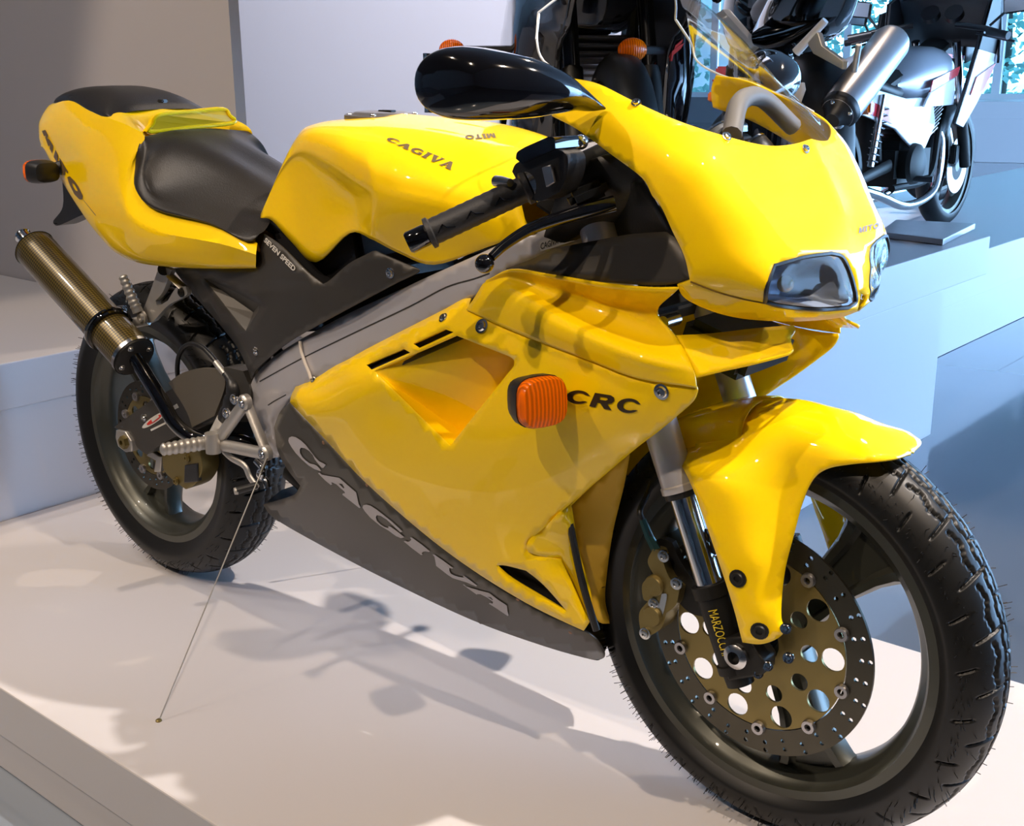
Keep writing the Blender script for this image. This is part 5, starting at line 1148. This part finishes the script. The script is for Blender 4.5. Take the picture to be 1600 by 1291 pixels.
# ---- black bike on the rear plinth, facing left
def pix(x, y, z):
    d = RR @ (np.array([x, y, z])-CAMP); return 800+FOC*d[0]/d[2], 645.5-FOC*d[1]/d[2], d[2]
BX, BY = -.83, 1.52
bb = thing('sport_motorcycle', 'black faired motorcycle on the rear plinth seen over the yellow windscreen', 'motorcycle', (BX, BY, .441), math.radians(316))
common(bb)
ring_body([(-.10, .78, .80, .05), (0, .66, .92, .13), (.15, .64, .98, .17), (.33, .66, .96, .16), (.42, .74, .88, .10)]).build('fuel_tank', GLOSS, bb)
ring_body([(-.12, .72, .78, .08), (-.3, .74, .80, .13), (-.48, .76, .84, .12), (-.56, .80, .86, .08)]).build('rider_seat', SEATM, bb)
ring_body([(-.30, .66, .76, .12), (-.5, .70, .84, .12), (-.72, .76, .91, .10), (-.9, .84, .92, .06), (-.98, .87, .91, .03)]).build('tail_cowl', GLOSS, bb)
bf = MB(); Vv = []; Ff = []
prof_f = [(.92, .80), (.90, .92), (.70, 1.08), (.48, 1.10), (.36, .98), (.30, .84), (.10, .74), (-.02, .60), (-.12, .38), (-.02, .22), (.22, .18), (.40, .24), (.55, .40), (.62, .60), (.78, .66)]
for s in (-1, 1):
    ol = [tuple(p) for p in cr(prof_f, 3, closed=True)]
    uv, tr = cdt2(ol, [seg([(.12, .40), (.30, .42), (.36, .52), (.24, .54)], [(.24, .54), (.12, .40)])], .05)
    dd = edist(uv, ol)
    v = [(x, s*(.13+.10*min(1, d/.10)**.6*(1 if x < .5 else max(.2, 1-(x-.5)*1.8))), z) for (x, z), d in zip(uv, dd)]
    o = MB().add(v, [tuple(q) for q in tr]).build('side_fairing', GLOSS, bb, ang=60); sd = o.modifiers.new('t', 'SOLIDIFY'); sd.thickness = .004
    MB().add([(x, s*.14, z) for x, z in uv], [tuple(q) for q in tr]).build('fairing_liner', BLK, bb)
ring_body([(.40, 1.06, 1.10, .14), (.62, 1.04, 1.14, .15), (.80, .92, 1.04, .13), (.93, .80, .93, .05)]).build('nose_cowl', GLOSS, bb)
for s in (-1, 1):
    MB().tube(cr([(.55, s*.12, 1.02), (.50, s*.26, 1.10), (.47, s*.34, 1.12)], 4), .012, 8).build('mirror_stalk', BLK, bb)
    MB().sphere((.45, s*.38, 1.13), .07, .35, 1.3, .8).build('mirror_housing', GLOSS, bb)
    MB().tube([(.40, s*.12, .93), (.30, s*.32, .88)], .016, 12).build('handlebar', BLK, bb)
# side air intake with rim near the nose
MB().tube([(.62+.05*math.cos(a)*.8-.0, .245+.004*math.cos(a), .77+.055*math.sin(a)) for a in np.linspace(0, 2*PI, 25)], .008, 8, caps=False).build('intake_rim', GLOSS, bb)
MB().sphere((.62, .225, .77), .045, 1, .4, 1.1).build('intake_duct', BLK, bb)
# silencer, pillion bracket and tail details on the right-hand end (placed where they show)
def inl(t, p): return t.matrix_world.inverted() @ Vector(p)
bpy.context.view_layer.update()
bbv = []; bbf = []
for o in bb.children:
    if o.type == 'MESH' and o.name.split('.')[0] in ('side_fairing', 'nose_cowl', 'fuel_tank', 'seat', 'tail_cowl'):
        k = len(bbv); bbv += [bb.matrix_world @ v.co for v in o.data.vertices]; bbf += [[i+k for i in p.vertices] for p in o.data.polygons]
SURF['bb'] = BVHTree.FromPolygons(bbv, bbf)
def bbon(u, v, lift=0):
    p = on('bb', u, v, lift); return p
for u, v in ((988, 78), (706, 78)):
    p = at(988, 78, 1.02) if u > 900 else (bbon(u, v, .03) or at(u, v, 1.05))
    c_ = inl(bb, p); i_ = MB().tube([c_, V(min(c_.x, .55), math.copysign(.16, c_.y), c_.z)], .010, 8).build('indicator_stalk', BLK, bb)
    MB().sphere(c_, .034, .8, 1, .8, 20).build('indicator_lens', AMBER, i_)
def bbdecal(name, polys, m):
    o = poly_decal(name, polys, 'bb', m, bb, lift=.003, step=7); o.matrix_parent_inverse = bb.matrix_world.inverted()
bbdecal('fairing_script', [([(1028, 92), (1034, 84), (1048, 80), (1060, 70), (1068, 66), (1062, 76), (1050, 86), (1036, 94)], []), ([(1036, 82), (1042, 72), (1054, 70), (1066, 60), (1064, 66), (1052, 76)], []), ([(1044, 95), (1046, 84), (1051, 84), (1049, 95)], [])], REDP)
bbdecal('white_reflection_patch', [([(1000, 22), (1022, 12), (1046, 8), (1066, 20), (1048, 34), (1040, 52), (1030, 80), (1024, 66), (1026, 44), (1012, 50), (1016, 34)], [])], WPAINT)  # reflection on the black fairing, painted as a white patch
# second black bike, heading away, carrying the silver silencer
hd = math.radians(126); Pr = (-.13, 1.62)
b2 = thing('sport_motorcycle', 'dark motorcycle with a silver silencer heading away on the rear plinth', 'motorcycle', (Pr[0]+.62*math.cos(hd), Pr[1]+.62*math.sin(hd), .441), hd)
common(b2, wb=.62)
ring_body([(-.10, .70, .74, .05), (0, .60, .84, .13), (.15, .58, .88, .17), (.30, .60, .86, .15), (.38, .68, .78, .10)]).build('fuel_tank', GLOSS, b2)
ring_body([(-.06, .66, .74, .08), (-.25, .68, .74, .13), (-.42, .70, .78, .12), (-.70, .78, .86, .09), (-.86, .84, .88, .04)]).build('seat', SEATM, b2)
ring_body([(-.25, .62, .70, .12), (-.45, .64, .76, .12), (-.66, .72, .82, .10), (-.84, .80, .85, .05)]).build('tail_cowl', GLOSS, b2)
MB().tube([(.33, -.20, .80), (.36, 0, .82), (.33, .20, .80)], .015, 12).build('handlebar', BLK, b2)
bpy.context.view_layer.update(); bb = b2
s0, s1_ = inl(bb, at(1308, 178, 1.42)), inl(bb, at(1396, 62, 1.72)); ax2 = (s1_-s0).normalized(); L2 = (s1_-s0).length
sil = MB().lathe([(0, .0), (0, .040), (.012, .047), (.02, .0485), (L2-.02, .0485), (L2-.006, .044), (L2, .035), (L2+.002, .02), (L2-.02, .018), (L2-.02, 0)], s0, ax2, 40).build('silencer', SATIN, bb)
MB().lathe([(-.03, .0), (-.03, .018), (-.004, .034), (.004, .045), (.012, .0475), (.022, .0492)], s0, ax2, 32).build('silencer_front_cap', BLK, sil)
for k in range(4):
    a = ax2.orthogonal().normalized(); b2 = ax2.cross(a); w_ = k*PI/2+.5
    MB().sphere(s0-ax2*.004+(a*math.cos(w_)+b2*math.sin(w_))*.034, .006, seg=10).build('cap_bolt', CHROME, sil)
MB().tube([s0, s0-ax2*.05+V(.05, -.02, -.05), s0+V(.15, -.05, -.16), s0+V(.35, -.08, -.22)], [.022, .02, .018, .018], 14).build('exhaust_pipe', STEEL, bb)
Wb = lambda u, v, Y: inl(bb, at(u, v, Y))
pass
MB().prism([Wb(*p, 1.40) for p in [(1268, 58), (1277, 46), (1286, 52), (1292, 72), (1326, 96), (1324, 109), (1278, 84), (1270, 70)]], (0, .012, 0)).build('pillion_bracket', CAST, bb, bev=.002)
MB().tube([Wb(1244, 82, 1.40), Wb(1290, 32, 1.40)], [.012, .009], 10).build('subframe_rail', WPAINT, bb)
MB().tube([Wb(1335, 112, 1.40), Wb(1342, 70, 1.38)], .007, 10).build('pillion_foot_rest', CAST, bb)
MB().sphere(Wb(1216, 95, 1.75), .048, 1.1, .9, .95, 24).build('tail_lamp_pod', GLOSS, bb)
MB().tube([Wb(1216+36*math.cos(a), 97+40*math.sin(a), 1.74) for a in np.linspace(-1.2, 1.3, 14)], .008, 10).build('pod_rim', CHROME, bb)
MB().prism([Wb(*p, 1.40) for p in [(1232, 150), (1258, 128), (1260, 140), (1250, 168), (1243, 172)]], (0, .01, 0)).build('heel_plate', WPAINT, bb, bev=.002)
MB().tube(cr([tuple(Wb(1180, 60, 1.7)), tuple(Wb(1230, 50, 1.7)), tuple(Wb(1290, 22, 1.7)), tuple(Wb(1322, -5, 1.7))], 5), [.02, .03, .035, .035, .035, .034, .033, .032, .03, .03, .028, .026, .024, .022, .02, .02], 14, ry=.02).build('seat_strap', GLOSS, bb)
MB().prism([Wb(*p, 1.735) for p in [(1128, 22), (1140, 14), (1190, 72), (1176, 84)]], (0, .02, 0)).build('white_side_trim', WPAINT, bb, bev=.002)

# ---- white and red touring sport bike on the long plinth, heading away
def tourer(name, label, loc, rot, P1, P2, group=None):
    t = thing(name, label, 'motorcycle', loc, rot)
    e = common(t)
    ring_body([(-.12, .66, .72, .06), (-.02, .60, .80, .13), (.12, .58, .85, .16), (.28, .60, .85, .155), (.38, .66, .78, .11)]).build('fuel_tank', SILV, t)
    side_plates('tank_stripe', [(-.02, .66), (.30, .73), (.32, .77), (0.0, .71)], .166, P2, t, .006)
    side_plates('tank_side', [(-.06, .60), (.30, .60), (.28, .72), (.0, .66)], .160, P1, t, .012)
    ring_body([(-.08, .64, .69, .07), (-.25, .62, .70, .13), (-.5, .66, .74, .13), (-.72, .70, .78, .11), (-.82, .72, .77, .08)]).build('seat', SEATM, t)
    side_plates('side_cover', [(-.86, .71), (-.80, .62), (-.30, .52), (.02, .38), (.16, .52), (.10, .64), (-.2, .64), (-.5, .68)], .135, P1, t, .015)
    side_plates('red_stripe', [(-.78, .63), (-.34, .54), (-.30, .585), (-.76, .675)], .140, P2, t, .004)
    for s in (-1, 1):
        sh = MB()
        sh.tube([(-.56, s*.15, .38), (-.48, s*.15, .66)], .014, 10)
        for k in range(9):
            q = V(-.56+.08*k/9+.012, s*.15, .40+.026*k); sh.lathe([(-.003, .02), (0, .026), (.003, .02)], q, (.27, 0, .96), 16)
        sh.build('rear_shock', STEEL, t)
        MB().box((-.78, s*.20, .62), (.05, .07, .05), bev=.008).build('rear_indicator', AMBER, t)
        MB().tube(cr([(.28, s*.08, .50), (.36, s*.09, .44), (.37, s*.09, .30), (.26, s*.1, .20), (-.1, s*.13, .18), (-.5, s*.17, .26), (-.8, s*.18, .32)], 5), .020, 12).build('exhaust_pipe', CHROME, t)
        MB().tube([(.40, s*.10, .95), (.36, s*.24, .93), (.30, s*.36, .90)], .013, 12).build('handlebar', BLK, t)
        MB().tube([(.33, s*.27, .915), (.295, s*.37, .895)], .018, 12).build('rubber_grip', BLK, t)
        MB().tube([(.38, s*.20, .91), (.36, s*.38, .87)], .006, 8).build('lever', BLK, t)
        MB().tube([(.37, s*.26, .94), (.39, s*.33, 1.01)], .006, 8).build('mirror_stalk', BLK, t)
        mh = MB().box((.39, s*.37, 1.03), (.02, .13, .075), Matrix.Rotation(.1*s, 3, 'X'), bev=.009).build('mirror_housing', BLK, t)
        MB().box((.378, s*.37, 1.03), (.003, .115, .062), Matrix.Rotation(.1*s, 3, 'X')).build('mirror_glass', CHROME, mh)
        MB().tube([(-.12, s*.14, .30), (-.1, s*.24, .30)], .014, 10).build('foot_rest', BLK, t)
        MB().lathe([(0, 0), (0, .042), (.03, .042), (.03, 0)], (.50, s*.055, .99), (-.8, 0, .6), 20).build('gauge', BLK, t)
    # half fairing: outer skin and black inside
    rows = []
    for (y, sc_, zc) in ((0, 1.0, 0), (.10, .97, -.01), (.18, .80, -.03), (.225, .55, -.06), (.245, .30, -.08)):
        rows.append([(.50+.30*sc_, y, .86+zc), (.50+.27*sc_, y*1.0, .98+zc*.6), (.50+.14*sc_, y*.98, 1.08+zc*.4), (.46+.02*sc_, y*.95, 1.12+zc*.2)])
    f_ = gridsurf('half_fairing', rows, BLK, t, 3, 3, thick=.01, key='hf')
    for s in (-1, 1):
        ol = [(.62, .88), (.52, 1.08), (.42, 1.05), (.36, .84), (.30, .66), (.24, .52), (.34, .50), (.46, .60), (.60, .74)]
        MB().prism([(x, s*(.19+.09*max(0, (z-.5))), z) for x, z in ol[:4]+[(.60, .82)]], (0, s*.006, 0)).build('fairing_side', BLK, t, bev=.002)
        MB().prism([(x, s*(.19+.09*max(0, (z-.5))), z) for x, z in [(.60, .82)]+ol[3:]], (0, s*.006, 0)).build('fairing_side', P1, t, bev=.002)
        MB().prism([(x, s*(.186+.09*max(0, (z-.5))), z) for x, z in ol], (0, -s*.012, 0)).build('fairing_inner', BLK, t, bev=.002)
        MB().prism([(x, s*(.199+.09*max(0, (z-.5))), z) for x, z in [(.60, .78), (.38, .72), (.34, .64), (.50, .66)]], (0, s*.004, 0)).build('fairing_stripe', P2, t)
    gridsurf('touring_screen', [[(.52, 0, 1.08), (.46, 0, 1.18), (.38, 0, 1.25)], [(.50, .10, 1.08), (.44, .10, 1.17), (.36, .10, 1.23)], [(.44, .18, 1.06), (.40, .175, 1.13), (.34, .16, 1.17)]], glassy('tinted_screen', (.35, .42, .5), .05), t, 3, 3, key='ts')
    ring_body([(.45, .57, .60, .03), (.58, .61, .64, .06), (.72, .61, .645, .06), (.86, .56, .59, .05)]).build('front_mudguard', P1, t)
    MB().box((-.86, 0, .74), (.05, .16, .07), bev=.01).build('tail_light', mat('red_lens', (.45, .01, .01), .15, 0, .8), t)
    return t
wb_ = tourer('touring_motorcycle', 'white and red motorcycle with black handlebar fairing on the long plinth by the windows', (-.90, 3.93, .226), math.radians(91), WPAINT, RPAINT)
p3 = CAMP+ray(1310, 60)*6.3
tourer('touring_motorcycle', 'red motorcycle with green and white panels half hidden behind the silver silencer', (p3[0], p3[1]+.2, .226), math.radians(70), RPAINT, GPAINT)
